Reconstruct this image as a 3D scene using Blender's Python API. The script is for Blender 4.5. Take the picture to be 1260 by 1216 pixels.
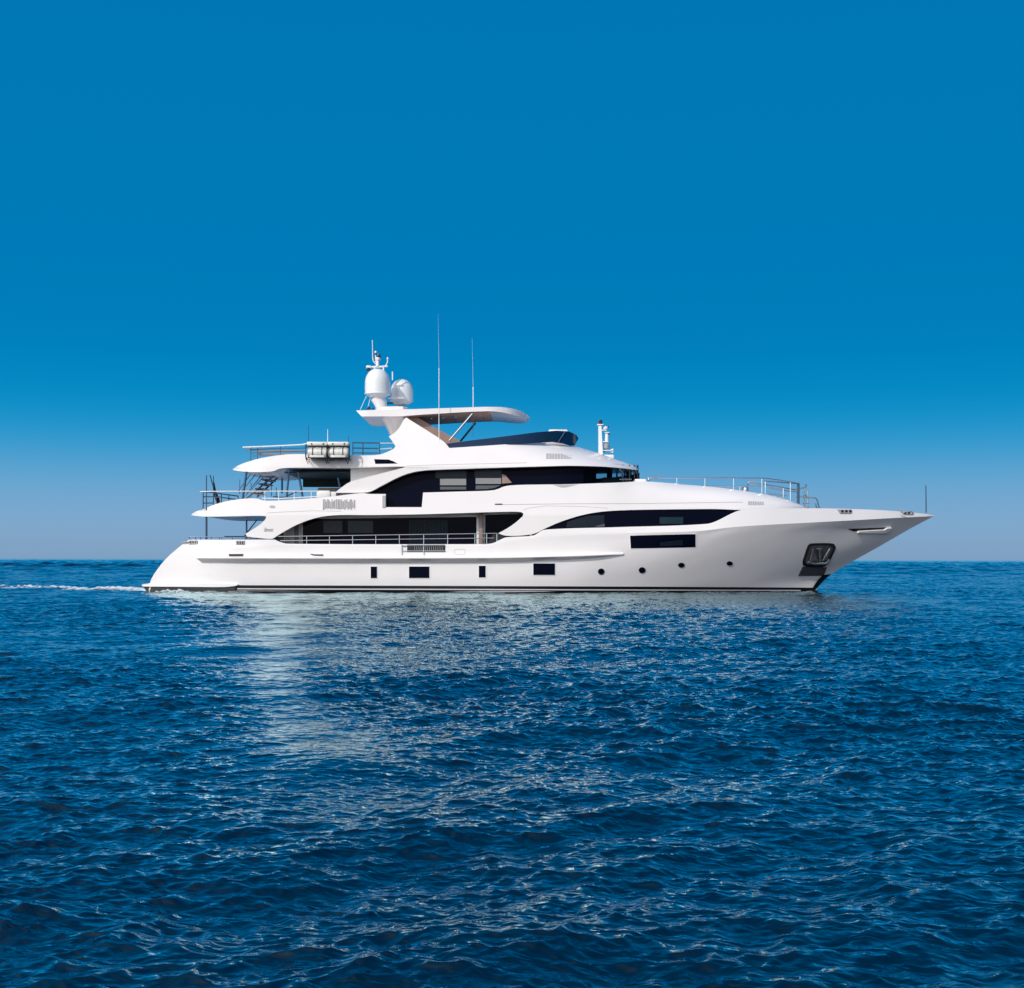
import bpy, bmesh, math, random
import numpy as np
from mathutils import Vector, Matrix
from mathutils.bvhtree import BVHTree
from mathutils.geometry import tessellate_polygon

R = math.radians
random.seed(7); rng = np.random.default_rng(11)
S = bpy.context.scene
for o in list(bpy.data.objects): bpy.data.objects.remove(o)

# ------------------------------------------------------------------ camera
FPX, CX, HY, CAMH, DIST, ROLL = 1530.0, 630.0, 688.4, 1.53, 60.0, R(0.11)
cam = bpy.data.cameras.new("camera"); camo = bpy.data.objects.new("camera", cam)
S.collection.objects.link(camo); S.camera = camo
cam.sensor_width = 36.0; cam.lens = FPX / 1260 * 36.0
cam.shift_y = (HY - 608.0) / 1260.0
cam.clip_start = 0.1; cam.clip_end = 60000
camo.matrix_world = Matrix.Translation((0, -DIST, CAMH)) @ Matrix.Rotation(R(90), 4, 'X') @ Matrix.Rotation(ROLL, 4, 'Z')

# ------------------------------------------------------------------ sun, sky
SUN_EL, SUN_AZ = R(35), math.atan2(-0.60, -0.80)           # azimuth as atan2(x, y): from the left and behind the camera
sdir = Vector((math.sin(SUN_AZ) * math.cos(SUN_EL), math.cos(SUN_AZ) * math.cos(SUN_EL), math.sin(SUN_EL)))
sun = bpy.data.lights.new("sun", 'SUN'); suno = bpy.data.objects.new("sun", sun); S.collection.objects.link(suno)
sun.energy = 2.55; sun.angle = R(0.53); sun.color = (1.0, 0.945, 0.88)
suno.rotation_euler = sdir.to_track_quat('Z', 'Y').to_euler(); suno.location = (-40, -40, 60)

w = bpy.data.worlds.new("World"); S.world = w; w.use_nodes = True
nt = w.node_tree; nt.nodes.clear()
def N(t, **k):
    n = nt.nodes.new(t)
    for a, b in k.items(): setattr(n, a, b)
    return n
wout = N('ShaderNodeOutputWorld'); bg = N('ShaderNodeBackground')
nt.links.new(bg.outputs[0], wout.inputs[0])
sky = N('ShaderNodeTexSky', sky_type='NISHITA'); sky.sun_disc = False
sky.sun_elevation = SUN_EL; sky.sun_rotation = SUN_AZ; sky.air_density = 1.0; sky.dust_density = 1.2; sky.ozone_density = 3.0
geo = N('ShaderNodeTexCoord'); sep = N('ShaderNodeSeparateXYZ'); nt.links.new(geo.outputs['Generated'], sep.inputs[0])
ramp = N('ShaderNodeValToRGB'); nt.links.new(sep.outputs['Z'], ramp.inputs[0])
def lin(c): return tuple(((x / 255) / 12.92 if x <= 10 else (((x / 255) + .055) / 1.055) ** 2.4) for x in c)
cr = ramp.color_ramp; cr.interpolation = 'B_SPLINE'
stops = [(0.0, (126, 159, 191)), (0.022, (132, 168, 203)), (0.055, (110, 168, 209)), (0.09, (36, 153, 207)), (0.125, (0, 138, 196)),
         (0.17, (0, 126, 187)), (0.25, (0, 121, 183)), (0.42, (0, 121, 182)), (0.75, (0, 100, 164)), (1.0, (0, 88, 152))]
while len(cr.elements) < len(stops): cr.elements.new(0.5)
for e, (p, c) in zip(cr.elements, stops): e.position = p; e.color = (*lin(c), 1)
# brighter, whiter sky round the sun (behind the camera): the physical sky, seen where the angle to the sun is small
dot = N('ShaderNodeVectorMath', operation='DOT_PRODUCT'); nt.links.new(geo.outputs['Generated'], dot.inputs[0]); dot.inputs[1].default_value = sdir
mr = N('ShaderNodeMapRange', interpolation_type='SMOOTHSTEP'); nt.links.new(dot.outputs['Value'], mr.inputs[0])
mr.inputs[1].default_value = 0.0; mr.inputs[2].default_value = 0.85
hs = N('ShaderNodeHueSaturation'); hs.inputs['Saturation'].default_value = 0.22; hs.inputs['Value'].default_value = 0.18
nt.links.new(sky.outputs[0], hs.inputs['Color'])
mix = N('ShaderNodeMix', data_type='RGBA'); nt.links.new(mr.outputs[0], mix.inputs['Factor'])
nt.links.new(ramp.outputs[0], mix.inputs[6]); nt.links.new(hs.outputs[0], mix.inputs[7])
nt.links.new(mix.outputs[2], bg.inputs[0]); bg.inputs[1].default_value = 1.0

S.view_settings.view_transform = 'Standard'; S.view_settings.look = 'None'
S.view_settings.exposure = 0.0; S.view_settings.gamma = 1.0
S.render.engine = 'CYCLES'
S.cycles.max_bounces = 8; S.cycles.transparent_max_bounces = 8; S.cycles.caustics_reflective = False
S.cycles.use_denoising = True; S.cycles.use_adaptive_sampling = False

# ------------------------------------------------------------------ helpers
YC = 3.8                                                     # the yacht's centreline; its widest side stands at y = 0
_c, _s = math.cos(ROLL), math.sin(ROLL)
def P(px, py, Y):
    dx, dy = px - CX, py - HY
    u = (dx * _c + dy * _s) / FPX; v = -(dy * _c - dx * _s) / FPX
    d = Y + DIST
    return Vector((u * d, Y, CAMH + v * d))
def ray(px, py):
    a = P(px, py, 0); return (a - Vector((0, -DIST, CAMH))).normalized()
CAMP = Vector((0, -DIST, CAMH))
def itp(tab):
    xs = [t[0] for t in tab]; ys = [t[1] for t in tab]
    return lambda x: float(np.interp(x, xs, ys))
def pchip(tab):
    xs = np.array([t[0] for t in tab], float); ys = np.array([t[1] for t in tab], float)
    h = np.diff(xs); d = np.diff(ys) / h; m = np.zeros(len(xs)); m[0] = d[0]; m[-1] = d[-1]
    for i in range(1, len(xs) - 1):
        if d[i-1] * d[i] > 0:
            w1 = 2 * h[i] + h[i-1]; w2 = h[i] + 2 * h[i-1]; m[i] = (w1 + w2) / (w1 / d[i-1] + w2 / d[i])
    def f(x):
        x = min(max(x, xs[0]), xs[-1]); i = min(int(np.searchsorted(xs, x, 'right')) - 1, len(xs) - 2)
        t = (x - xs[i]) / h[i]
        return float((1+2*t)*(1-t)**2*ys[i] + t*(1-t)**2*h[i]*m[i] + t*t*(3-2*t)*ys[i+1] + t*t*(t-1)*h[i]*m[i+1])
    return f

def mat(name, col, rough=.4, metal=0., spec=.5, coat=0., noise=0., nscale=3.0, ior=1.5, emit=None):
    m = bpy.data.materials.new(name); m.use_nodes = True
    t = m.node_tree; b = t.nodes['Principled BSDF']
    b.inputs['Base Color'].default_value = (*col, 1); b.inputs['Roughness'].default_value = rough
    b.inputs['Metallic'].default_value = metal; b.inputs['Specular IOR Level'].default_value = spec
    b.inputs['Coat Weight'].default_value = coat; b.inputs['IOR'].default_value = ior
    if noise:
        tc = t.nodes.new('ShaderNodeTexCoord'); nz = t.nodes.new('ShaderNodeTexNoise'); nz.inputs['Scale'].default_value = nscale
        nz.inputs['Detail'].default_value = 5
        t.links.new(tc.outputs['Object'], nz.inputs['Vector'])
        r = t.nodes.new('ShaderNodeValToRGB')
        r.color_ramp.elements[0].position = .3; r.color_ramp.elements[1].position = .7
        r.color_ramp.elements[0].color = (*[c * (1 - noise) for c in col], 1)
        r.color_ramp.elements[1].color = (*[min(1, c * (1 + noise)) for c in col], 1)
        t.links.new(nz.outputs['Fac'], r.inputs[0]); t.links.new(r.outputs[0], b.inputs['Base Color'])
        mm = t.nodes.new('ShaderNodeMapRange'); mm.inputs[3].default_value = rough * .75; mm.inputs[4].default_value = rough * 1.25
        t.links.new(nz.outputs['Fac'], mm.inputs[0]); t.links.new(mm.outputs[0], b.inputs['Roughness'])
    return m
M = {
 'white': mat('gelcoat_white', (.80, .768, .772), .22, coat=.25, noise=.02, nscale=.6),
 'deckwhite': mat('painted_white', (.74, .735, .73), .45, noise=.02),
 'glass': mat('dark_glass', (.002, .003, .011), .07, spec=.07, noise=.0, ior=1.35),
 'navyglass': mat('tinted_windscreen', (.006, .026, .070), .08, spec=.25),
 'blind': mat('pale_blind', (.21, .215, .22), .5, noise=.05, nscale=6),
 'blindlow': mat('grey_blind', (.065, .07, .08), .4, noise=.1, nscale=6),
 'curtain': mat('sheer_curtain', (.006, .012, .022), .3, spec=.2, noise=.2, nscale=4),
 'teal': mat('teal_pane', (.010, .028, .040), .12, spec=.2, noise=.15),
 'steel': mat('polished_steel', (.62, .64, .66), .18, 1.0, noise=.04, nscale=20),
 'skysteel': mat('sky_dark_steel', (.05, .09, .15), .3, .6, noise=.05, nscale=20),  # dark blue of reflected sky put into the steel colour; also serves dark fittings
 'tube': mat('white_tube', (.78, .78, .78), .3),
 'black': mat('antifouling_black', (.006, .006, .008), .35, noise=.2),
 'stripe': mat('waterline_stripe', (.68, .66, .70), .3),
 'teak': mat('teak_brown', (.58, .37, .29), .5, noise=.18, nscale=5),
 'lining': mat('bronze_lining', (.27, .175, .145), .45, noise=.12, nscale=4),
 'mahog': mat('mahogany_tread', (.075, .018, .014), .35, noise=.2, nscale=8),
 'beige': mat('beige_panel', (.46, .41, .40), .5, noise=.05),
 'pillar': mat('taupe_pillar', (.25, .19, .175), .5, noise=.06),
 'frame': mat('black_steel', (.015, .02, .028), .35, .4, noise=.1),
 'grey': mat('grey_paint', (.30, .31, .32), .45, noise=.05),
 'vent': mat('vent_grey', (.36, .35, .36), .5, noise=.1),
 'groove': mat('groove_grey', (.42, .41, .41), .5),
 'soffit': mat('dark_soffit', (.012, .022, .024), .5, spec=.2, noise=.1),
 'pocket': mat('anchor_pocket_steel', (.13, .132, .14), .38, .5, noise=.25, nscale=5),
 'pocketrim': mat('pocket_rim', (.025, .027, .030), .35, .3, noise=.2),
 'galv': mat('galvanised_anchor', (.22, .225, .235), .42, .7, noise=.3, nscale=9),
 'dome': mat('radome_white', (.74, .76, .77), .28, coat=.3, noise=.015),
 'raft': mat('raft_canister', (.70, .70, .67), .4, noise=.06, nscale=6),
 'strap': mat('raft_strap', (.11, .12, .10), .6, noise=.2),
 'lamp': mat('lamp_black', (.012, .012, .018), .3),
 'flag_green': mat('flag_green', (.008, .07, .045), .8, noise=.2),
 'flag_dark': mat('flag_navy', (.010, .010, .022), .8, noise=.2),
 'flag_red': mat('flag_red', (.16, .02, .02), .8, noise=.2),
 'deck': mat('teak_deck', (.34, .23, .15), .6, noise=.15, nscale=6),
 'script': mat('script_grey', (.14, .14, .15), .3, .6),
}
def clearglass(name, tint, fac):
    m = bpy.data.materials.new(name); m.use_nodes = True; t = m.node_tree; t.nodes.clear()
    o = t.nodes.new('ShaderNodeOutputMaterial'); mx = t.nodes.new('ShaderNodeMixShader'); mx.inputs[0].default_value = fac
    tr = t.nodes.new('ShaderNodeBsdfTransparent'); tr.inputs[0].default_value = (*tint, 1)
    b = t.nodes.new('ShaderNodeBsdfPrincipled'); b.inputs['Base Color'].default_value = (.002, .004, .010, 1); b.inputs['Roughness'].default_value = .06; b.inputs['Specular IOR Level'].default_value = .08
    t.links.new(tr.outputs[0], mx.inputs[1]); t.links.new(b.outputs[0], mx.inputs[2]); t.links.new(mx.outputs[0], o.inputs[0]); return m
M['clear'] = clearglass('wheelhouse_glass', (.86, .94, .97), .22)

def link(name, me, m, parent=None, sharp=32):
    o = bpy.data.objects.new(name, me); S.collection.objects.link(o)
    if m is not None: me.materials.append(M[m] if isinstance(m, str) else m)
    if sharp:
        for p in me.polygons: p.use_smooth = True
        me.set_sharp_from_angle(angle=R(sharp))
    if parent: attach(o, parent)
    return o
def attach(o, parent):
    mw = Matrix.Identity(4); p = parent
    while p is not None: mw = p.matrix_basis @ mw if p.parent is None else mw; p = p.parent
    o.parent = parent
    o.matrix_parent_inverse = rootmat(parent).inverted()
def rootmat(p):
    m = p.matrix_basis.copy()
    while p.parent is not None:
        m = p.parent.matrix_basis @ p.matrix_parent_inverse @ m if p.parent.parent is None else p.matrix_parent_inverse @ m
        p = p.parent
    return m
def thing(name, loc, label, cat, group=None):
    o = bpy.data.objects.new(name, None); S.collection.objects.link(o); o.location = loc
    o.matrix_basis = Matrix.Translation(loc)
    o['label'] = label; o['category'] = cat
    if group: o['group'] = group
    return o

class MB:
    def __init__(s): s.v = []; s.f = []
    def add(s, v, f):
        n = len(s.v); s.v += [tuple(x) for x in v]; s.f += [tuple(i + n for i in q) for q in f]; return s
    def box(s, c, d, rot=None):
        hx, hy, hz = d[0]/2, d[1]/2, d[2]/2
        v = [Vector((x, y, z)) for x in (-hx, hx) for y in (-hy, hy) for z in (-hz, hz)]
        if rot: v = [rot @ q for q in v]
        return s.add([q + Vector(c) for q in v], [(0,1,3,2),(4,6,7,5),(0,4,5,1),(2,3,7,6),(0,2,6,4),(1,5,7,3)])
    def rbox(s, c, d, b=.03):
        bm = bmesh.new(); bmesh.ops.create_cube(bm, size=1)
        for v in bm.verts: v.co = Vector((v.co.x*d[0], v.co.y*d[1], v.co.z*d[2]))
        bmesh.ops.bevel(bm, geom=bm.edges[:], offset=min(b, min(d)*.45), segments=2, affect='EDGES', profile=.5)
        bm.verts.index_update()
        s.add([v.co + Vector(c) for v in bm.verts], [[v.index for v in f.verts] for f in bm.faces]); bm.free(); return s
    def tube(s, pts, r, n=8, r2=None, cap=True):
        pts = [Vector(p) for p in pts]; m = len(pts); rings = []
        up = Vector((0, 0, 1))
        for i, p in enumerate(pts):
            t = (pts[min(i+1, m-1)] - pts[max(i-1, 0)]).normalized()
            a = t.cross(up)
            if a.length < .05: a = t.cross(Vector((1, 0, 0)))
            a.normalize(); b = a.cross(t).normalized()
            rr = r if r2 is None else r + (r2 - r) * i / max(1, m-1)
            rings.append([p + (a * math.cos(k*2*math.pi/n) + b * math.sin(k*2*math.pi/n)) * rr for k in range(n)])
        v = [q for g in rings for q in g]
        f = [(i*n+k, i*n+(k+1) % n, (i+1)*n+(k+1) % n, (i+1)*n+k) for i in range(m-1) for k in range(n)]
        if cap: f += [tuple(range(n))[::-1], tuple(range((m-1)*n, m*n))]
        return s.add(v, f)
    def lathe(s, c, prof, n=32, lean=(0, 0)):
        v = []; f = []; c = Vector(c); z0 = prof[0][1]
        for r, z in prof:
            for k in range(n):
                a = k*2*math.pi/n
                v.append(c + Vector((r*math.cos(a) + lean[0]*(z-z0), r*math.sin(a) + lean[1]*(z-z0), z)))
        m = len(prof)
        f = [(i*n+k, i*n+(k+1) % n, (i+1)*n+(k+1) % n, (i+1)*n+k) for i in range(m-1) for k in range(n)]
        f += [tuple(range(n))[::-1], tuple(range((m-1)*n, m*n))]
        return s.add(v, f)
    def build(s, name, m, parent=None, sharp=35):
        me = bpy.data.meshes.new(name); me.from_pydata(s.v, [], s.f); me.validate(); me.update()
        bm = bmesh.new(); bm.from_mesh(me); bmesh.ops.recalc_face_normals(bm, faces=bm.faces); bm.to_mesh(me); bm.free()
        return link(name, me, m, parent, sharp)

def smooth_outline(pts, sharp=38, it=2):
    pts = [(float(a), float(b)) for a, b in pts]
    for _ in range(it):
        out = []; n = len(pts)
        for i in range(n):
            a, p, b = Vector(pts[i-1]), Vector(pts[i]), Vector(pts[(i+1) % n])
            u, v = p - a, b - p
            if u.length < 1e-6 or v.length < 1e-6: continue
            ang = math.degrees(abs(u.angle(v)))
            if ang > sharp or ang < 1: out.append(tuple(p))
            else:
                k = .25 if _ == 0 else .22
                out.append(tuple(p - u.normalized() * min(u.length * k, 8))); out.append(tuple(p + v.normalized() * min(v.length * k, 8)))
        pts = out
    return pts
def poly_grid(outline, stepx=12., stepy=8., smooth=True, xs=None):
    if smooth: outline = smooth_outline(outline)
    o2 = [outline[0]]
    for q in outline[1:]:
        if (q[0]-o2[-1][0])**2 + (q[1]-o2[-1][1])**2 > 1e-4: o2.append(q)
    if (o2[0][0]-o2[-1][0])**2 + (o2[0][1]-o2[-1][1])**2 < 1e-4: o2.pop()
    outline = o2
    bm = bmesh.new()
    vs = [bm.verts.new((a, b, 0)) for a, b in outline]
    for q in tessellate_polygon([[Vector((a, b, 0)) for a, b in outline]]):
        try: bm.faces.new([vs[i] for i in q])
        except ValueError: pass
    x0, x1 = min(a for a, b in outline), max(a for a, b in outline); y0, y1 = min(b for a, b in outline), max(b for a, b in outline)
    cuts = [((x, 0, 0), (1, 0, 0)) for x in (xs or np.arange(x0 + stepx, x1, stepx))] + [((0, y, 0), (0, 1, 0)) for y in np.arange(y0 + stepy, y1, stepy)]
    for co, no in cuts:
        bmesh.ops.bisect_plane(bm, geom=bm.verts[:] + bm.edges[:] + bm.faces[:], dist=1e-5, plane_co=co, plane_no=no)
    bmesh.ops.remove_doubles(bm, verts=bm.verts[:], dist=1e-3)
    bm.verts.index_update()
    v = [(q.co.x, q.co.y) for q in bm.verts]; f = [[q.index for q in p.verts] for p in bm.faces]
    e = [(q.verts[0].index, q.verts[1].index) for q in bm.edges if len(q.link_faces) == 1]
    ar = sum(p.calc_area() for p in bm.faces); pa = abs(sum(outline[i-1][0]*outline[i][1] - outline[i][0]*outline[i-1][1] for i in range(len(outline))))/2
    if abs(ar-pa) > .01*pa: print('AREA', ar, pa, outline[:2])
    bm.free(); return v, f, e
def two_sided(name, v, f, e, A, B, m, parent, extra=None, sharp=32):
    n = len(v); mb = MB()
    mb.add(list(A) + list(B), f + [[i + n for i in q[::-1]] for q in f] + [(a, b, b + n, a + n) for a, b in e])
    if extra:
        A2, B2 = extra
        mb.add(list(A2) + list(B2), f + [[i + n for i in q[::-1]] for q in f] + [(a, b, b + n, a + n) for a, b in e])
    return mb.build(name, m, parent, sharp)
def far(p): return Vector((p.x, 2*YC - p.y, p.z))
def solid(name, outline, hb, m, parent, sx=12, sy=8, smooth=True, xs=None, sharp=32):
    v, f, e = poly_grid(outline, sx, sy, smooth, xs)
    A = [P(a, b, YC - hb(a, b)) for a, b in v]; B = [far(p) for p in A]
    return two_sided(name, v, f, e, A, B, m, parent, sharp=sharp)
def skin(name, outline, hb, th, m, parent, sx=12, sy=8, smooth=True, mirror=True, xs=None, side=0):
    v, f, e = poly_grid(outline, sx, sy, smooth, xs)
    A = [P(a, b, YC - hb(a, b)) for a, b in v]
    B = [Vector((p.x, min(p.y + th, YC - .01), p.z)) for p in A]
    if side: A = [far(p) for p in A]; B = [far(p) for p in B]; mirror = False
    if mirror: two_sided(name, v, [q[::-1] for q in f], e, [far(p) for p in A], [far(p) for p in B], m, parent)
    return two_sided(name, v, f, e, A, B, m, parent)
def bvh(*objs):
    vs, fs = [], []
    for o in objs:
        n = len(vs); vs += [v.co.copy() for v in o.data.vertices]; fs += [[i + n for i in p.vertices] for p in o.data.polygons]
    return BVHTree.FromPolygons(vs, fs)
def hit(t, px, py, default=None):
    d = ray(px, py); loc, no, i, dist = t.ray_cast(CAMP, d)
    if loc is None: return default, Vector((0, -1, 0))
    if no.dot(d) > 0: no = -no
    return loc, no
def panel(name, outline, t, m, parent, off=.012, th=.03, sx=10, sy=6, smooth=True, flatn=False):
    v, f, e = poly_grid(outline, sx, sy, smooth)
    cx = sum(a for a, b in v)/len(v); cy = sum(b for a, b in v)/len(v)
    c0, n0 = hit(t, cx, cy)
    A, B = [], []
    for a, b in v:
        l, no = hit(t, a, b)
        if l is None: l = P(a, b, c0.y if c0 else 0); no = n0
        if flatn: no = n0
        A.append(l + no*off); B.append(l - no*th)
    return two_sided(name, v, f, e, A, B, m, parent)
def ring(name, outline, width, t, m, parent, off=.02, th=.02):
    """a frame round an outline, as one mesh"""
    o = smooth_outline(outline); n = len(o); cx = sum(a for a, b in o)/n; cy = sum(b for a, b in o)/n
    inn = o; out = []
    for i in range(n):
        a, p, b = Vector(o[i-1]), Vector(o[i]), Vector(o[(i+1) % n])
        nn = ((p-a).normalized() + (b-p).normalized()); nn = Vector((nn.y, -nn.x))
        if nn.length < 1e-6: nn = Vector((p.x-cx, p.y-cy))
        nn.normalize()
        if nn.dot(p - Vector((cx, cy))) < 0: nn = -nn
        out.append(tuple(p + nn*width))
    mb = MB(); V = []
    for q in (inn, out):
        for k in (off, -th):
            for a, b in q:
                l, no = hit(t, a, b)
                if l is None: l, no = P(a, b, 0), Vector((0, -1, 0))
                V.append(l + no*k)
    F = []
    for i in range(n):
        j = (i+1) % n
        F += [(i, j, 2*n+j, 2*n+i), (n+i, 3*n+i, 3*n+j, n+j), (i, n+i, n+j, j), (2*n+i, 2*n+j, 3*n+j, 3*n+i)]
    return mb.add(V, F).build(name, m, parent)
def rect(x0, y0, x1, y1, r=0):
    if not r: return [(x0, y0), (x1, y0), (x1, y1), (x0, y1)]
    out = []
    for cx, cy, a0 in ((x1-r, y0+r, -90), (x1-r, y1-r, 0), (x0+r, y1-r, 90), (x0+r, y0+r, 180)):
        for k in range(5): a = R(a0 + k*22.5); out.append((cx + r*math.cos(a), cy + r*math.sin(a)))
    return out
def disc(cx, cy, rx, ry, n=20): return [(cx + rx*math.cos(k*2*math.pi/n), cy + ry*math.sin(k*2*math.pi/n)) for k in range(n)]

# ------------------------------------------------------------------ the yacht
mid = P(640, 727, YC)
Y = thing('motor_yacht', (mid.x, YC, 0), 'large white three deck motor yacht with dark windows cruising on the blue sea', 'yacht')

# hull: a loft through its long lines, each (pixel x, pixel y or height, half breadth)
z0y = lambda px, hb: HY + CAMH * FPX / (DIST + YC - hb) + (px - CX) * math.tan(ROLL)
L0 = [(190, None, 2.6), (300, None, 3.0), (700, None, 2.9), (850, None, 1.6), (950, None, .4), (992, None, 0)]
L1 = [(183, None, 3.25), (300, None, 3.68), (600, None, 3.70), (700, None, 3.45), (780, None, 2.95), (850, None, 2.25), (920, None, 1.35), (970, None, .55), (1004, None, 0)]
L2 = [(187, 711, 3.3), (300, 712, 3.74), (600, 713, 3.78), (700, 713.5, 3.62), (780, 713.5, 3.2), (850, 713.5, 2.6), (920, 712.5, 1.75), (975, 710.5, .85), (1021, 707.5, 0)]
L3 = [(203, 689, 3.38), (300, 690, 3.77), (600, 690, 3.8), (720, 688, 3.76), (800, 686, 3.52), (870, 684, 3.05), (940, 681, 2.3), (1000, 678, 1.45), (1050, 675, .65), (1082, 672.5, 0)]
L3b = [(222, 672, 3.42), (300, 674, 3.78), (600, 674, 3.8), (700, 665, 3.79), (800, 662, 3.72), (880, 658, 3.42), (950, 654.5, 2.78), (1010, 651.5, 2.0), (1060, 649.5, 1.2), (1100, 647, .55), (1121, 650, 0)]
L4 = [(229, 667, 3.42), (330, 671, 3.79), (600, 672, 3.8), (640, 663, 3.8), (700, 657.5, 3.8), (800, 655.5, 3.76), (860, 653.5, 3.6), (905, 648.5, 3.36), (1000, 643, 2.4), (1060, 639.8, 1.58), (1110, 637, .75), (1149, 635.2, 0)]
L5 = [(232, 664.3, 3.42), (330, 664.2, 3.78), (338, 664.5, 3.78), (345, 667.2, 3.78), (354, 669.2, 3.78), (480, 669.8, 3.79), (598, 669.6, 3.79), (606, 668.5, 3.79), (615, 664.5, 3.78), (623, 661.3, 3.78), (655, 659.5, 3.78),
      (670, 652.0, 3.77), (760, 648.8, 3.74), (869, 644.8, 3.47), (916, 627.2, 3.10), (940, 626.2, 2.92), (1000, 625.6, 2.28), (1060, 626.8, 1.48), (1110, 629.6, .70), (1150, 633.8, 0)]
def line_fn(tab, zc=None, lin_y=False):
    xs = [t[0] for t in tab]; hbf = pchip([(t[0], t[2]) for t in tab])
    if tab[0][1] is not None: yf = (itp if lin_y else pchip)([(t[0], t[1]) for t in tab])
    def f(t):
        px = xs[0] + (xs[-1]-xs[0])*t; hb = max(0, hbf(px))
        py = yf(px) if tab[0][1] is not None else z0y(px, hb) - 0*px
        p = P(px, py, YC - hb)
        if zc is not None: p.z = zc
        return p
    return f
lines = [line_fn(L0, -.9), line_fn(L1, -.02), line_fn(L2), line_fn(L3), line_fn(L3b), line_fn(L4), line_fn(L5)]
NT = 420
cols = []
for i in range(NT + 1):
    t = i / NT
    t = t + .0*t
    q = [f(t) for f in lines]
    col = [q[0], q[1]]
    # smooth flare through lines 1..5 (centripetal cubic), bulwark above line 5
    ctl = q[1:6]
    for k in range(4):
        a, b = ctl[k], ctl[k+1]
        pa = ctl[k-1] if k > 0 else a*2 - b; pb = ctl[k+2] if k < 3 else b*2 - a
        for s_ in range(1, 5):
            u = s_/4
            if k == 3: col.append(a.lerp(b, u)); continue
            c = .5*((2*a) + (b-pa)*u + (2*pa-5*a+4*b-pb)*u*u + (-pa+3*a-3*b+pb)*u**3)
            col.append(c)
    a, b = q[5], q[6]
    col += [a.lerp(b, .5), b]
    top = b; inn = min(top.y + .22, YC); col.append(Vector((top.x - (.15 if inn == YC else 0), inn, top.z)))
    col.append(Vector((top.x - (.15 if inn == YC else 0), inn, top.z - .5*min(1, max(.04, (q[6].x*FPX/(DIST+q[6].y) + CX < 1150) * (1 - t)*7)))))
    cols.append(col)
nr = len(cols[0]); mb = MB()
V = [p for c in cols for p in c]
Fq = [(i*nr+k, (i+1)*nr+k, (i+1)*nr+k+1, i*nr+k+1) for i in range(NT) for k in range(nr-1)]
mb.add(V, Fq); mb.add([far(p) for p in V], [q[::-1] for q in Fq])
NV = len(V)
mb.f += [(k, k+1, NV+k+1, NV+k) for k in range(nr-1)]           # transom
hull_me_faces = None
hull = mb.build('hull', 'white', Y, sharp=14)
HB = bvh(hull)
db = MB(); nl = nr - 1
dv = [cols[i][nl] for i in range(0, NT+1, 3)]; n_ = len(dv)
db.add(dv + [far(p) for p in dv], [(i, i+1, n_+i+1, n_+i) for i in range(n_-1)])
db.build('main_deck', 'deck', Y)

# boot stripe, swim platform
bo = [(284, 720.2), (600, 721.2), (800, 722), (1000, 723.2), (1004, 724), (1001, 732), (600, 731), (278, 729)]
panel('boot_stripe', bo, HB, 'black', hull, .012, .03, 14, 6, False)
panel('waterline_stripe', [(292, 723.9), (600, 724.8), (850, 725.6), (985, 726), (985, 727), (850, 726.7), (600, 726.1), (292, 725.2)], HB, 'stripe', hull, .02, .0, 14, 6, False)
sp = itp([(174, 2.9), (180, 3.3), (200, 3.55), (240, 3.72), (294, 3.85)])
swim = solid('swim_platform', [(174, 720.2), (178, 717.8), (240, 718.0), (276, 718.3), (293, 719.2), (291, 721), (276, 722.6), (240, 722.3), (176, 721.8)], lambda x, y: sp(x), 'white', Y, 8, 3)
solid('platform_base', [(176, 721.9), (276, 722.7), (290, 721.2), (288, 730), (182, 730)], lambda x, y: sp(x) - .1, 'black', swim, 8, 3, False)

# rub rail along the side
rb = MB(); n = 100; rows = []
topf = pchip([(244, 686.6), (450, 686.8), (600, 686.3), (700, 684.2), (767, 681.6)])
hgt = pchip([(244, 6.0), (450, 6.4), (600, 6.6), (700, 5.0), (760, 1.8), (767, .8)])
prt = pchip([(244, .30), (600, .32), (720, .26), (767, .06)])
for i in range(n+1):
    px = 243.5 + (767-243.5)*i/n; a = topf(px); h = hgt(px); pr = prt(px)
    off = min(1, i/1.5 + .02)
    u, no = hit(HB, px, a - 2.2); v_, no2 = hit(HB, px + (5 if i == 0 else 0), a + h)
    l, _ = hit(HB, px, a)
    rows.append([u - Vector((0, -.03, 0)), Vector((l.x, l.y - pr*.92, l.z + .03)), Vector((l.x, l.y - pr, l.z)), Vector((l.x, l.y - pr*.98, l.z - .03)), v_ + Vector((0, .03, 0))])
k = 5
rb.add([p for r_ in rows for p in r_], [(i*k+j, (i+1)*k+j, (i+1)*k+j+1, i*k+j+1) for i in range(n) for j in range(k-1)] + [(0, 1, 2, 3, 4), tuple(n*k+j for j in (4, 3, 2, 1, 0))])
rub = rb.build('rub_rail', 'white', Y, sharp=20)

# hull windows and portholes
def hwin(o, w=.7):
    a = panel('hull_window', o, HB, 'glass', Y, .012, .03, 5, 4, False)
    ring('window_frame', o, w, HB, 'white', a, .022, .02)
hwin(rect(456.2, 697.3, 464, 711.6)); hwin(rect(503.3, 697.2, 528.4, 711.5)); hwin(rect(589.2, 696.3, 597.6, 710.7)); hwin(rect(656.2, 693.4, 683, 707.7))
hwin([(775.2, 659.2), (855.8, 657.2), (855.8, 673.5), (776.2, 675)])
for cx, cy, r1, r2 in ((739.7, 703.3, 3.4, 3.2), (790, 701.6, 3.6, 3.1), (838.3, 695.3, 3.4, 2.3), (897.6, 693.3, 3.2, 2.0)):
    a = panel('porthole', disc(cx, cy, r1, r2), HB, 'glass', Y, .004, .02, 6, 6, False)
    ring('porthole_rim', disc(cx, cy, r1, r2), .7, HB, 'steel', a, .025, .02)
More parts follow.
